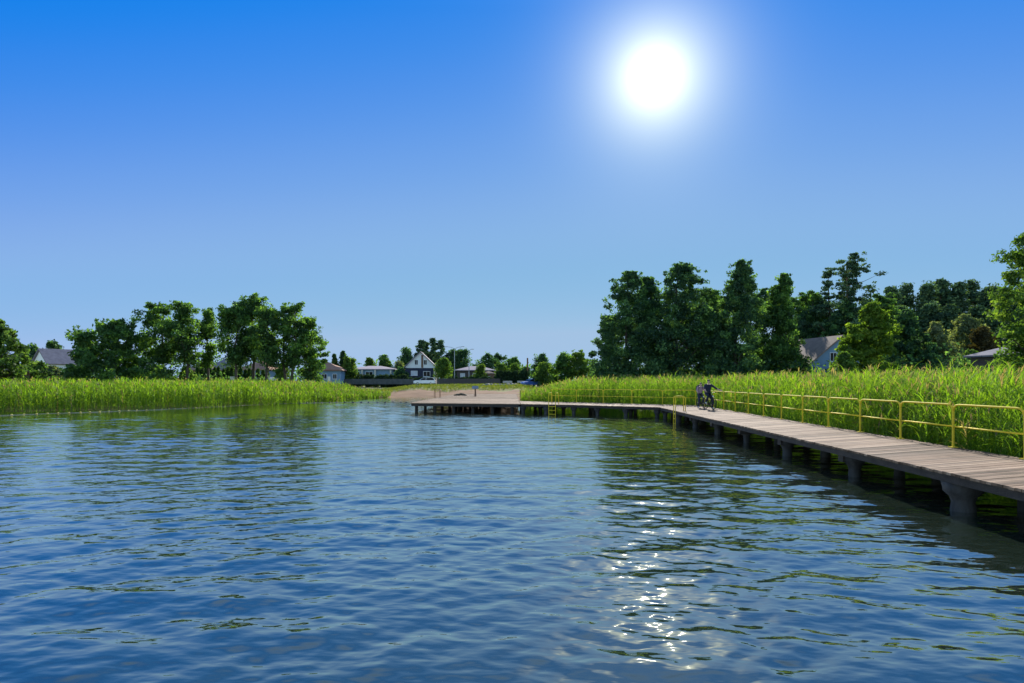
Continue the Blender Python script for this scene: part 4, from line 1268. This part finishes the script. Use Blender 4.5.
# the steep gabled house
x = PX(419.5, 165)
gh6 = gable_house('steep_gabled_house', 'steep gabled house with white upper gable and dark lower floor by the white car', x, 169, 7.3, 8, 4.0, 3.5, 0.06, 'white', 'tile_grey', 0.55,
                  [('f', -1.0, 5.1, 0.85, 1.25, 'glass'), ('f', 1.15, 5.1, 0.85, 1.25, 'glass'), ('f', -1.5, 2.5, 1.6, 1.15, 'curtain'), ('f', 1.5, 2.3, 1.7, 1.3, 'glass')], z=2.2, lower=('navyclad', 3.75))
mb = MB(); mb.box((0.42, -4.03, 5.35), (0.5, 0.05, 3.1)); mb.build('timber_panel', M['brownwood'], gh6)
mb = MB(); mb.box((3.4, -4.25, 1.95), (0.4, 0.4, 3.6)); mb.build('porch_post', M['cream'], gh6)
# long low house behind the lamp
x = PX(475, 160)
h7 = hip_house('long_low_house', 'long low dark walled house with mauve roof right of the street lamp', x, 163, 8.6, 6, 2.9, 1.15, 0.0, 'darkwood', 'tile_mauve', 0.5,
               [('f', -2.9, 1.7, 1.1, 1.2, 'curtain'), ('f', 0, 1.7, 1.2, 1.1, 'glass'), ('f', 2.7, 1.7, 1.2, 1.1, 'glass')], z=2.3)
hip_house('garden_hut', 'little hut with tan roof at the right end of the long low house', PX(488.5, 158), 158, 2.6, 2.6, 2.2, 0.7, 0.0, 'brownwood', 'tile_brown', 0.25, [('f', 0, 1.4, 0.8, 0.6, 'glass')], z=2.2, cat='hut')
# gable on the right, among the dark trees
gable_house('gabled_house', 'pale house gable with tan left roof slope between dark trees on the right', PX(829, 100), 103, 9.4, 10, 4.4, 3.7, math.radians(9), 'blueren', 'tile_brown', 0.6,
            [('f', -1.2, 5.2, 1.1, 1.3, 'glass'), ('f', -2.4, 2.0, 1.3, 1.3, 'glass'), ('f', 1.6, 2.0, 1.3, 1.3, 'glass')], z=0.9)
pv = hip_house('pavilion', 'dark walled pavilion with grey hipped roof at the right edge beneath the maple', PX(1029, 76), 76, 8.2, 7, 4.3, 1.6, 0.25, 'darkwood', 'tile_grey', 0.55,
          [('f', -2.2, 2.4, 1.6, 1.1, 'glass'), ('f', 1.6, 2.4, 1.6, 1.1, 'glass')], z=1.0, ridge=1.8, cat='pavilion')

# ================================================================ fences, hedges, lamps
def board_fence(label, x0, y0, x1, y1, h, mat, gap=2.2, cat='fence', slat=False, z=None):
    L = math.hypot(x1 - x0, y1 - y0); rz = math.atan2(y1 - y0, x1 - x0)
    root = empty('fence', (x0, y0, z if z is not None else gh((x0 + x1) / 2, (y0 + y1) / 2) - 0.05), rz)
    tag(root, label, cat)
    n = max(1, int(round(L / gap)))
    mb = MB()
    for k in range(n):
        a, b = L * k / n + 0.06, L * (k + 1) / n - 0.06
        m_ = 9
        for j in range(m_):
            zz = h * (j + 0.5) / m_
            mb.box(((a + b) / 2, 0, zz), (b - a, 0.03, h / m_ * (0.75 if slat else 0.97)))
    mb.build('boards', M[mat], root)
    for k in range(n + 1):
        pb = MB(); pb.box((L * k / n, 0, (h + 0.1) / 2), (0.1, 0.1, h + 0.1)); pb.build('post', M[mat], root)
    return root
board_fence('grey board fence along the road in front of the bungalow hedge', PX(343, 146), 146, PX(413, 147), 147, 1.15, 'fencegrey', z=1.95)
board_fence('dark board fence behind the alder trunks before the blue houses', PX(262, 128), 128, PX(343, 130), 130, 1.25, 'darkwood')
board_fence('dark board fence from the gabled house past the street lamp to the clipped hedge', PX(437, 147), 147, PX(500, 148), 148, 1.3, 'darkwood')
board_fence('dark low fence left of the pavilion', PX(954, 78), 78, PX(984, 76), 76, 1.5, 'darkwood', z=1.9)

def hedge(label, px0, px1, Y, top, thick, mat='hedge', seed=1, leaf=0.3):
    g = np.random.default_rng(seed)
    x0, x1 = PX(px0, Y), PX(px1, Y)
    z0 = gh((x0 + x1) / 2, Y); h = PZ(top, Y) - z0
    n = int((x1 - x0) * h * thick * 7) + 30
    C = np.stack([g.uniform(x0, x1, n), g.uniform(Y, Y + thick, n), z0 + h * g.uniform(0.03, 0.93, n)], 1)
    s = g.random(n) < 0.5
    C[s, 1] = Y + 0.1
    R = np.full((n, 3), 0.42) * g.uniform(0.7, 1.1, (n, 1))
    V, Qd, v = leaf_cloud(C, R, 70, leaf, g)
    root = empty('hedge', ((x0 + x1) / 2, Y, z0)); tag(root, label, 'hedge')
    V = V - np.array([(x0 + x1) / 2, Y, z0])
    quads_mesh('foliage', V, Qd, v, M[mat], root)
    mb = MB()
    k = max(2, int((x1 - x0) / 1.2))
    for i in range(k):
        xx = (x0 - x1) / 2 + (x1 - x0) * (i + 0.5) / k
        mb.tube([(xx, thick / 2, -0.2), (xx + 0.1, thick / 2, h * 0.8)], [0.06, 0.02], 5)
    mb.build('stems', M['bark'], root)
hedge('long dark hedge behind the grey board fence before the bungalow', 340, 408, 149, 374.5, 1.2, seed=31)
hedge('dark hedge under the steep gabled house behind the white car', 406, 434, 150, 377.5, 1.0, seed=32)
hedge('dark hedge behind the fence, right of the street lamp', 446, 496, 150, 377.0, 1.2, seed=33)
hedge('tall dark clipped hedge like a wall behind the two pale benches', 497, 527, 152, 370.5, 2.0, seed=34)

def street_lamp(px, top, Y, label, double=True, mat='steel', arm=1.6):
    x = PX(px, Y); z0 = gh(x, Y); h = PZ(top, Y) - z0
    t = empty('street_lamp', (x, Y, z0)); tag(t, label, 'street lamp')
    mb = MB(); mb.tube([(0, 0, -0.2), (0, 0, h * 0.5), (0, 0, h)], [0.11, 0.085, 0.06], 8); mb.build('pole', M[mat], t)
    for s in ((-1, 1) if double else (1,)):
        mb = MB(); mb.tube([(0, 0, h - 0.05), (s * arm * 0.5, 0, h + 0.28), (s * arm, 0, h + 0.38)], 0.045, 6); mb.build('arm', M[mat], t)
        mb = MB(); mb.box((s * (arm + 0.25), 0, h + 0.40), (0.7, 0.28, 0.12)); ld = mb.build('lamp_head', M[mat], t, bevel=0.03)
        mb = MB(); mb.box((s * (arm + 0.25), 0, h + 0.333), (0.5, 0.2, 0.02)); mb.build('lamp_glass', M['lamp'], ld)
    mb = MB(); mb.lathe((0, 0, 0), [(0.2, -0.1), (0.2, 0.05), (0.12, 0.12), (0.12, 0.5)], 8); mb.build('base', M[mat], t)
    return t
street_lamp(454.5, 348.5, 150, 'tall double armed street lamp right of the gabled house')
street_lamp(469, 351, 152, 'thin single armed street lamp before the long low house', False, 'steel', 0.5)
cp = empty('chimney_pole', (PX(527.5, 154), 154, gh(PX(527.5, 154), 154))); tag(cp, 'dark pole standing alone right of the clipped hedge, above the blue car', 'pole')
hh = PZ(358, 154) - cp.location.z
mb = MB(); mb.tube([(0, 0, -0.2), (0, 0, hh)], [0.14, 0.12], 8); mb.build('shaft', M['darksteel'], cp)
mb = MB(); mb.lathe((0, 0, hh - 3.6), [(0.15, 0), (0.17, 0.02), (0.17, 3.6), (0.12, 3.62)], 8); mb.build('sleeve', M['rust'], cp)

def bench(px, Y, label, w=1.9):
    x = PX(px, Y); t = empty('bench', (x, Y, gh(x, Y))); tag(t, label, 'bench')
    mb = MB()
    for k in range(3): mb.box((0, -0.05 - 0.15 * k, 0.45), (w, 0.13, 0.04))
    mb.build('seat', M['palewood'], t)
    mb = MB()
    for k in range(2): mb.box((0, 0.08 + 0.03 * k, 0.62 + 0.19 * k), (w, 0.04, 0.16))
    mb.build('backrest', M['palewood'], t)
    for s in (-1, 1):
        mb = MB(); mb.box((s * w * 0.38, -0.32, 0.21), (0.08, 0.08, 0.42)); mb.build('leg', M['darksteel'], t)
        mb = MB(); mb.box((s * w * 0.38, 0.15, 0.42), (0.08, 0.06, 0.86)); mb.build('leg', M['darksteel'], t)
bench(507.5, 138, 'pale wooden bench before the clipped hedge, left of two')
bench(522, 138, 'pale wooden bench before the clipped hedge, right of two beside the blue car')

random.seed(9)
for k in range(9):
    px = 484 + k * 4.0 + random.uniform(-.7, .7); Y = 131 + random.uniform(-1, 1)
    x = PX(px, Y)
    mb = MB(); r = random.uniform(0.30, 0.46)
    mb.blob((0, 0, 0), (r * random.uniform(0.9, 1.3), r, r * random.uniform(0.65, 0.85)), 10, 7, 0.22)
    o = mb.build('boulder', M['stone'], smooth=True)
    o.location = (x, Y, gh(x, Y) + r * 0.4); o.rotation_euler = (0, 0, random.uniform(0, 6))
    tag(o, 'grey boulder in the row edging the grass before the benches', 'boulder', 'boulders between grass and road')
# small signs
def post_sign(px, Y, top, w, h, mat, label):
    x = PX(px, Y); z0 = gh(x, Y); hh = PZ(top, Y) - z0
    t = empty('sign', (x, Y, z0)); tag(t, label, 'sign')
    mb = MB(); mb.tube([(0, 0, -0.2), (0, 0, hh)], 0.04, 6); mb.build('post', M['steel'], t)
    mb = MB(); mb.box((0, -0.06, hh - h / 2), (w, 0.03, h)); mb.build('board', M[mat], t)
post_sign(417, 134, 384.6, 0.9, 0.5, 'signblue', 'low blue grey sign on the grass in front of the white car')
post_sign(233, 112, 376.5, 0.9, 0.65, 'white', 'small white sign board between alder trunks by the thuja row')
post_sign(329, 126, 376.5, 0.5, 0.8, 'white', 'small pale sign at the dark fence left of the conifers')

# ================================================================ cars
def car(px, Y, label, paint, rz, L=4.4, estate=True, z=None):
    x = PX(px, Y); t = empty('parked_car', (x, Y, (gh(x, Y) if z is None else z) + 0.05), rz); tag(t, label, 'car')
    W = 1.74
    # body: side profile lofted across the width, sides tucked in towards sill and waist
    prof = [(-L / 2, 0.42), (-L / 2 + 0.06, 0.30), (L / 2 - 0.06, 0.30), (L / 2, 0.45), (L / 2 - 0.02, 0.78), (L / 2 - 0.15, 0.90),
            (0.95, 1.0), (-L / 2 + 0.35, 0.99), (-L / 2 + 0.04, 0.93)] if estate else \
           [(-L / 2, 0.42), (-L / 2 + 0.06, 0.30), (L / 2 - 0.06, 0.30), (L / 2, 0.45), (L / 2 - 0.02, 0.75), (L / 2 - 0.2, 0.86), (0.9, 0.98), (-1.2, 0.98), (-L / 2 + 0.04, 0.92)]
    def loft(pf, ys):
        n = len(pf); vs, fs = [], []
        for (yy, sx, dz) in ys:
            for (a, b) in pf: vs.append((a * sx, yy, b + dz * (b - 0.6)))
        for i in range(len(ys) - 1):
            for k in range(n):
                k2 = (k + 1) % n
                fs.append((i * n + k, (i + 1) * n + k, (i + 1) * n + k2, i * n + k2))
        fs.append(tuple(range(n))); m0 = (len(ys) - 1) * n
        fs.append(tuple(m0 + k for k in range(n - 1, -1, -1)))
        return vs, fs
    mb = MB(); mb.add(*loft(prof, [(-W / 2, 0.965, -0.04), (-W / 2 + 0.08, 1.0, 0), (W / 2 - 0.08, 1.0, 0), (W / 2, 0.965, -0.04)]))
    mb.build('body', M[paint], t, bevel=0.03)
    rear = -L / 2 + (0.12 if estate else 0.55)
    cab = [(rear, 0.985), (1.0, 0.985), (0.25, 1.44), (rear + 0.30, 1.46)]
    mb = MB(); mb.add(*loft(cab, [(-W / 2 + 0.13, 1, 0), (W / 2 - 0.13, 1, 0)]))
    mb.build('windows', M['glass'], t, bevel=0.02)
    mb = MB(); mb.add(*loft([(rear + 0.27, 1.455), (0.29, 1.435), (0.1, 1.50), (rear + 0.5, 1.51)], [(-W / 2 + 0.12, 1, 0), (W / 2 - 0.12, 1, 0)]))
    for s in (-1, 1):
        yy = s * (W / 2 - 0.115)
        for (a, b) in (((1.0, 0.985), (0.25, 1.44)), ((-0.35, 0.985), (-0.38, 1.45)), ((rear + 0.02, 0.985), (rear + 0.3, 1.46))):
            mb.tube([(a[0], yy, a[1]), (b[0], yy, b[1])], 0.045, 5)
    mb.build('roof', M[paint], t)
    for sx in (-1, 1):
        for sy in (-1, 1):
            cx, cy = sx * L * 0.30, sy * (W / 2 - 0.10)
            mb = MB(); mb.tube([(cx, cy - 0.1, 0.31), (cx, cy - 0.085, 0.31), (cx, cy + 0.085, 0.31), (cx, cy + 0.1, 0.31)], [0.27, 0.31, 0.31, 0.27], 16)
            wh = mb.build('wheel', M['rubber'], t, smooth=False)
            mb = MB(); mb.tube([(cx, cy - 0.112, 0.31), (cx, cy + 0.112, 0.31)], 0.18, 10); mb.build('rim', M['steel'], wh)
    for sy in (-1, 1):
        mb = MB(); mb.box((L / 2 - 0.07, sy * 0.6, 0.68), (0.14, 0.34, 0.14)); mb.build('headlight', M['lamp'], t, bevel=0.02)
        mb = MB(); mb.box((-L / 2 + 0.05, sy * 0.72, 0.80), (0.12, 0.2, 0.18)); mb.build('tail_light', M['rust'], t, bevel=0.02)
        mb = MB(); mb.box((0.78, sy * (W / 2 + 0.05), 1.02), (0.12, 0.16, 0.11)); mb.build('mirror', M[paint], t, bevel=0.02)
    return t
car(424.5, 141, 'pale silver estate car parked side on before the steep gabled house', 'silver', math.pi + 0.05, 4.5)
car(531, 136, 'blue car half hidden by the edge of the reeds near the dark pole', 'bluecar', math.pi + 0.5, 4.0, False)

# ================================================================ cyclists
def bicycle(loc, rz, label, frame_mat, steer=0.0, tilt=0.0, scale=1.0):
    """heads along local -y"""
    t = empty('bicycle', loc, rz); tag(t, label, 'bicycle', 'bicycles stopped on the boardwalk'); t.rotation_euler = (0, tilt, rz); t.scale = (scale,) * 3
    R = 0.335
    def wheel(y, nm):
        mb = MB()
        n = 28
        vs, fs = [], []
        for i in range(n):
            a = 2 * math.pi * i / n
            for k in range(6):
                b = 2 * math.pi * k / 6
                rr = R + 0.019 * math.cos(b)
                vs.append((0.022 * math.sin(b), y + rr * math.cos(a), R + 0.023 + rr * math.sin(a)))
        for i in range(n):
            for k in range(6):
                fs.append((i * 6 + k, ((i + 1) % n) * 6 + k, ((i + 1) % n) * 6 + (k + 1) % 6, i * 6 + (k + 1) % 6))
        mb.add(vs, fs)
        tyre = mb.build('wheel', M['rubber'], t, smooth=True)
        mb = MB()
        c = (0, y, R + 0.023)
        for i in range(14):
            a = 2 * math.pi * i / 14
            mb.tube([(0.03 * (-1) ** i, y, c[2]), (0, y + (R - 0.02) * math.cos(a), c[2] + (R - 0.02) * math.sin(a))], 0.004, 4, caps=False)
        mb.tube([(-0.05, y, c[2]), (0.05, y, c[2])], 0.03, 8)
        mb.build('spokes', M['darksteel'], tyre)
    wheel(-0.52, 'front'); wheel(0.52, 'rear')
    bb, seat, head, fr, re = (0, 0.10, 0.29), (0, 0.24, 0.80), (0, -0.36, 0.80), (0, -0.52, R + 0.023), (0, 0.52, R + 0.023)
    hb = (0, -0.40, 0.66)
    mb = MB()
    for a, b in ((bb, seat), (seat, head), (bb, hb), (head, hb)): mb.tube([a, b], 0.022, 8)
    for s in (-0.06, 0.06):
        mb.tube([bb, (s, 0.3, 0.33), (s, re[1], re[2])], 0.012, 6)
        mb.tube([seat, (s, re[1], re[2])], 0.010, 6)
    mb.build('frame', M[frame_mat], t, smooth=True)
    mb = MB()
    for s in (-0.05, 0.05): mb.tube([(s, -0.40, 0.67), fr[:1] and (s, fr[1], fr[2])], 0.014, 6)
    mb.tube([(-0.05, -0.40, 0.67), (0.05, -0.40, 0.67)], 0.018, 6)
    mb.build('fork', M[frame_mat], t)
    mb = MB()
    mb.tube([(0, -0.36, 0.79), (0, -0.33, 1.0)], 0.016, 6)
    mb.tube([(-0.30, -0.24, 1.03), (-0.2, -0.34, 1.03), (0, -0.36, 1.0), (0.2, -0.34, 1.03), (0.30, -0.24, 1.03)], 0.014, 6)
    mb.build('handlebar', M['darksteel'], t)
    for s in (-1, 1):
        mb = MB(); mb.tube([(s * 0.30, -0.245, 1.03), (s * 0.315, -0.14, 1.025)], 0.02, 6); mb.build('grip', M['rubber'], t)
    mb = MB(); mb.tube([seat, (0, 0.27, 0.90)], 0.014, 6); mb.build('seat_post', M['steel'], t)
    mb = MB(); mb.tube([(0, 0.10, 0.915), (0, 0.2, 0.925), (0, 0.32, 0.93), (0, 0.40, 0.93)], [0.025, 0.045, 0.085, 0.06], 8); mb.build('saddle', M['black'], t, smooth=True)
    mb = MB(); mb.tube([(-0.07, 0.10, 0.29), (0.07, 0.10, 0.29)], 0.03, 8)
    mb.tube([(0.08, 0.10, 0.29), (0.09, -0.06, 0.25)], 0.012, 5); mb.box((0.14, -0.06, 0.25), (0.10, 0.08, 0.025))
    mb.tube([(-0.08, 0.10, 0.29), (-0.09, 0.26, 0.33)], 0.012, 5); mb.box((-0.14, 0.26, 0.33), (0.10, 0.08, 0.025))
    mb.tube([(0.05, 0.10, 0.29), (0.052, 0.10, 0.29)], 0.09, 14)
    mb.build('crank', M['darksteel'], t)
    mb = MB(); mb.tube([(0, -0.42, 0.80), (0, -0.48, 0.80)], [0.03, 0.045], 8); mb.build('headlight', M['lamp'], t)
    return t

def skin_mesh(nodes, edges, levels=2):
    """nodes: {name: (x,y,z,r)} grown into one continuous surface; returns a mesh and node list"""
    names = list(nodes)
    me = bpy.data.meshes.new('body')
    me.from_pydata([nodes[k][:3] for k in names], [(names.index(a), names.index(b)) for a, b in edges], [])
    o = bpy.data.objects.new('body', me); COL.objects.link(o)
    sk = o.modifiers.new('skin', 'SKIN')
    for i, k in enumerate(names):
        sv = me.skin_vertices[0].data[i]
        r = nodes[k][3]
        sv.radius = r if isinstance(r, tuple) else (r, r)
        sv.use_root = (i == 0)
    sk.use_smooth_shade = True
    sb = o.modifiers.new('sub', 'SUBSURF'); sb.levels = levels; sb.render_levels = levels
    dg = bpy.context.evaluated_depsgraph_get()
    ev = o.evaluated_get(dg)
    out = bpy.data.meshes.new_from_object(ev)
    bpy.data.objects.remove(o)
    return out

def person(loc, rz, J, label, mats, cloth, hair_mat='hair', hands=()):
    """J: joints; cloth(name of nearest bone, point) -> material index"""
    E = [('pelvis', 'waist'), ('waist', 'chest'), ('chest', 'neck'), ('neck', 'chin'), ('chin', 'skull'), ('skull', 'crown'),
         ('chest', 'shoulder_l'), ('shoulder_l', 'elbow_l'), ('elbow_l', 'wrist_l'), ('wrist_l', 'palm_l'),
         ('chest', 'shoulder_r'), ('shoulder_r', 'elbow_r'), ('elbow_r', 'wrist_r'), ('wrist_r', 'palm_r'),
         ('pelvis', 'hip_l'), ('hip_l', 'knee_l'), ('knee_l', 'ankle_l'), ('ankle_l', 'toe_l'),
         ('pelvis', 'hip_r'), ('hip_r', 'knee_r'), ('knee_r', 'ankle_r'), ('ankle_r', 'toe_r')]
    me = skin_mesh(J, E)
    # fingers joined into the same mesh
    bm = bmesh.new(); bm.from_mesh(me)
    for side in ('l', 'r'):
        w, p = Vector(J['wrist_' + side][:3]), Vector(J['palm_' + side][:3])
        d = (p - w).normalized()
        sd = d.cross(Vector((0, 0, 1)))
        if sd.length < 0.1: sd = Vector((0, 1, 0))
        sd.normalize(); up = sd.cross(d)
        for k, ln in enumerate((0.062, 0.072, 0.068, 0.052, 0.05)):
            mb = MB()
            if k < 4:
                b = p + sd * (k - 1.5) * 0.019 - d * 0.01
                mb.tube([b, b + d * ln * 0.45 - up * 0.006, b + d * ln * 0.75 - up * 0.028, b + d * ln * 0.8 - up * 0.055], [0.010, 0.009, 0.008, 0.006], 6)
            else:
                b = p - d * 0.05 - sd * 0.03
                mb.tube([b, b - sd * 0.022 + d * 0.02 - up * 0.01, b - sd * 0.026 + d * 0.05 - up * 0.03], [0.012, 0.010, 0.007], 6)
            vs = [bm.verts.new(v) for v in mb.v]
            for f in mb.f: bm.faces.new([vs[i] for i in f])
    bm.to_mesh(me); bm.free()
    for m_ in mats: me.materials.append(M[m_])
    segs = [(a + '-' + b, Vector(J[a][:3]), Vector(J[b][:3])) for a, b in E]
    for f in me.polygons:
        c = f.center
        best = None
        for nm, a, b in segs:
            ab = b - a; t = max(0, min(1, (c - a).dot(ab) / ab.dot(ab)))
            dd = (c - (a + ab * t)).length
            if best is None or dd < best[0]: best = (dd, nm, t)
        f.material_index = cloth(best[1], best[2])
        f.use_smooth = True
    o = link_mesh('person', me); o.location = loc; o.rotation_euler = (0, 0, rz)
    tag(o, label, 'person')
    # hair cap, eyes and nose
    hd = Vector(J['skull'][:3]); r = J['skull'][3] if not isinstance(J['skull'][3], tuple) else J['skull'][3][0]
    mb = MB(); mb.blob(hd + Vector((0, 0.02, 0.045)), (r * 1.02, r * 1.12, r * 1.0), 12, 8, 0.06); mb.build('hair', M[hair_mat], o, smooth=True)
    for s in (-1, 1):
        mb = MB(); mb.blob(hd + Vector((s * 0.032, -r * 1.0, -0.01)), (0.013, 0.008, 0.010), 8, 6); mb.build('eye', M['rubber'], o, smooth=True)
        mb = MB(); mb.blob(hd + Vector((s * r * 1.0, 0.01, -0.015)), (0.014, 0.025, 0.035), 8, 6); mb.build('ear', M['skin'], o, smooth=True)
    mb = MB(); mb.tube([hd + Vector((0, -r * 0.98, 0.0)), hd + Vector((0, -r * 1.2, -0.04)), hd + Vector((0, -r * 0.98, -0.05))], [0.010, 0.016, 0.012], 6); mb.build('nose', M['skin'], o, smooth=True)
    mb = MB(); mb.blob(hd + Vector((0, -r * 0.92, -0.075)), (0.026, 0.012, 0.007), 8, 5); mb.build('mouth', M['pink'], o, smooth=True)
    return o

def rider(lean, hand_l, hand_r, foot_l, foot_r, knee_l, knee_r, s=1.0, head_turn=0.0):
    """seated on a saddle at z 0.93; heads along -y.  right side of the picture is +x"""
    hip = Vector((0, 0.27, 0.98))
    ch = hip + Vector((0, -lean * 0.42, 0.40)); nk = hip + Vector((0, -lean * 0.55, 0.53))
    J = {'pelvis': (*hip, (0.18, 0.15)), 'waist': (*(hip + Vector((0, -lean * 0.15, 0.19))), (0.175, 0.14)), 'chest': (*ch, (0.20, 0.15)), 'neck': (*nk, 0.058),
         'chin': (nk.x, nk.y - 0.03, nk.z + 0.09, (0.06, 0.07)), 'skull': (nk.x, nk.y - 0.025, nk.z + 0.17, (0.078, 0.092)), 'crown': (nk.x, nk.y - 0.01, nk.z + 0.235, (0.055, 0.065)),
         'shoulder_l': (-0.19, ch.y, ch.z + 0.075, 0.085), 'shoulder_r': (0.19, ch.y, ch.z + 0.075, 0.085)}
    for sd, hnd in (('l', hand_l), ('r', hand_r)):
        sh = Vector(J['shoulder_' + sd][:3]); h = Vector(hnd)
        dirn = (h - sh); L = dirn.length
        el = sh.lerp(h, 0.5) + Vector(((-1 if sd == 'l' else 1) * 0.05, 0.03, -0.06 - max(0, 0.6 - L) * 0.25))
        wr = h - (h - el).normalized() * 0.08
        J['elbow_' + sd] = (*el, 0.058); J['wrist_' + sd] = (*wr, 0.030); J['palm_' + sd] = (*h, (0.042, 0.026))
    for sd, ft, kn in (('l', foot_l, knee_l), ('r', foot_r, knee_r)):
        sx = -1 if sd == 'l' else 1
        J['hip_' + sd] = (sx * 0.09, 0.22, 0.94, 0.115)
        J['knee_' + sd] = (*kn, 0.078); J['ankle_' + sd] = (*ft, 0.052); J['toe_' + sd] = (ft[0] + sx * 0.02, ft[1] - 0.17, ft[2] - 0.045, (0.042, 0.03))
    return {k: (v[0] * s, v[1] * s, v[2] * s, tuple(q * s for q in v[3]) if isinstance(v[3], tuple) else v[3] * s) for k, v in J.items()}

def cloth_short(nm, t):
    if nm.startswith(('neck', 'chin', 'skull')): return 0
    if nm.startswith(('elbow', 'wrist')): return 0
    if nm.startswith('ankle'): return 3
    if nm.startswith(('hip', 'knee', 'pelvis-hip')): return 2
    if nm == 'pelvis-waist' and t < 0.25: return 2
    return 1

# man: stopped beside the railing, one hand out on the top rail
ML, MZ = (11.86, 41.0, DZ + 0.005), math.radians(10)
bicycle(ML, MZ, 'dark bicycle ridden by the man who holds the railing', 'black')
def to_local(p, loc, rz):
    d = Vector(p) - Vector(loc); c, s = math.cos(-rz), math.sin(-rz)
    return (d.x * c - d.y * s, d.x * s + d.y * c, d.z)
hr_ = to_local((inner_x(40.9) - 0.13, 40.9, DZ + RH + 0.035), ML, MZ)
J = rider(0.25, (-0.30, -0.19, 1.07), hr_, (-0.14, 0.22, 0.42), (0.20, 0.02, 0.085), (-0.13, -0.12, 0.80), (0.17, -0.10, 0.52))
J['toe_r'] = (0.23, -0.15, 0.035, (0.042, 0.03))
person(ML, MZ, J, 'man in navy top and dark trousers astride a bicycle, hand on the railing', ['skin', 'navy', 'navy', 'shoe'], cloth_short)
GL, GZ_ = (12.02, 43.4, DZ + 0.005), math.radians(6)
bicycle(GL, GZ_, 'smaller bicycle ridden by the person with the backpack', 'darksteel', scale=0.9)
J = rider(0.35, (-0.30, -0.19, 1.07), (0.30, -0.19, 1.07), (-0.19, 0.05, 0.085), (0.14, -0.02, 0.34), (-0.17, -0.08, 0.52), (0.13, -0.14, 0.72), 0.9)
person(GL, GZ_, J, 'smaller rider in faded pink top wearing a black backpack on a bicycle', ['skin', 'pink', 'denim', 'shoe'], cloth_short)
bp = empty('backpack', GL, GZ_); tag(bp, 'black backpack worn by the smaller rider in pink', 'backpack')
mb = MB(); mb.blob((-0.02, 0.36, 1.22), (0.19, 0.13, 0.25), 12, 9); mb.build('bag', M['black'], bp, smooth=True)
mb = MB(); mb.blob((-0.02, 0.47, 1.14), (0.13, 0.06, 0.12), 10, 7); mb.build('front_pocket', M['black'], bp, smooth=True)
for s in (-1, 1):
    mb = MB(); mb.tube([(s * 0.11, 0.28, 1.40), (s * 0.12, 0.12, 1.44), (s * 0.12, 0.0, 1.32), (s * 0.14, 0.10, 1.12), (s * 0.13, 0.27, 1.05)], 0.018, 6); mb.build('strap', M['black'], bp)
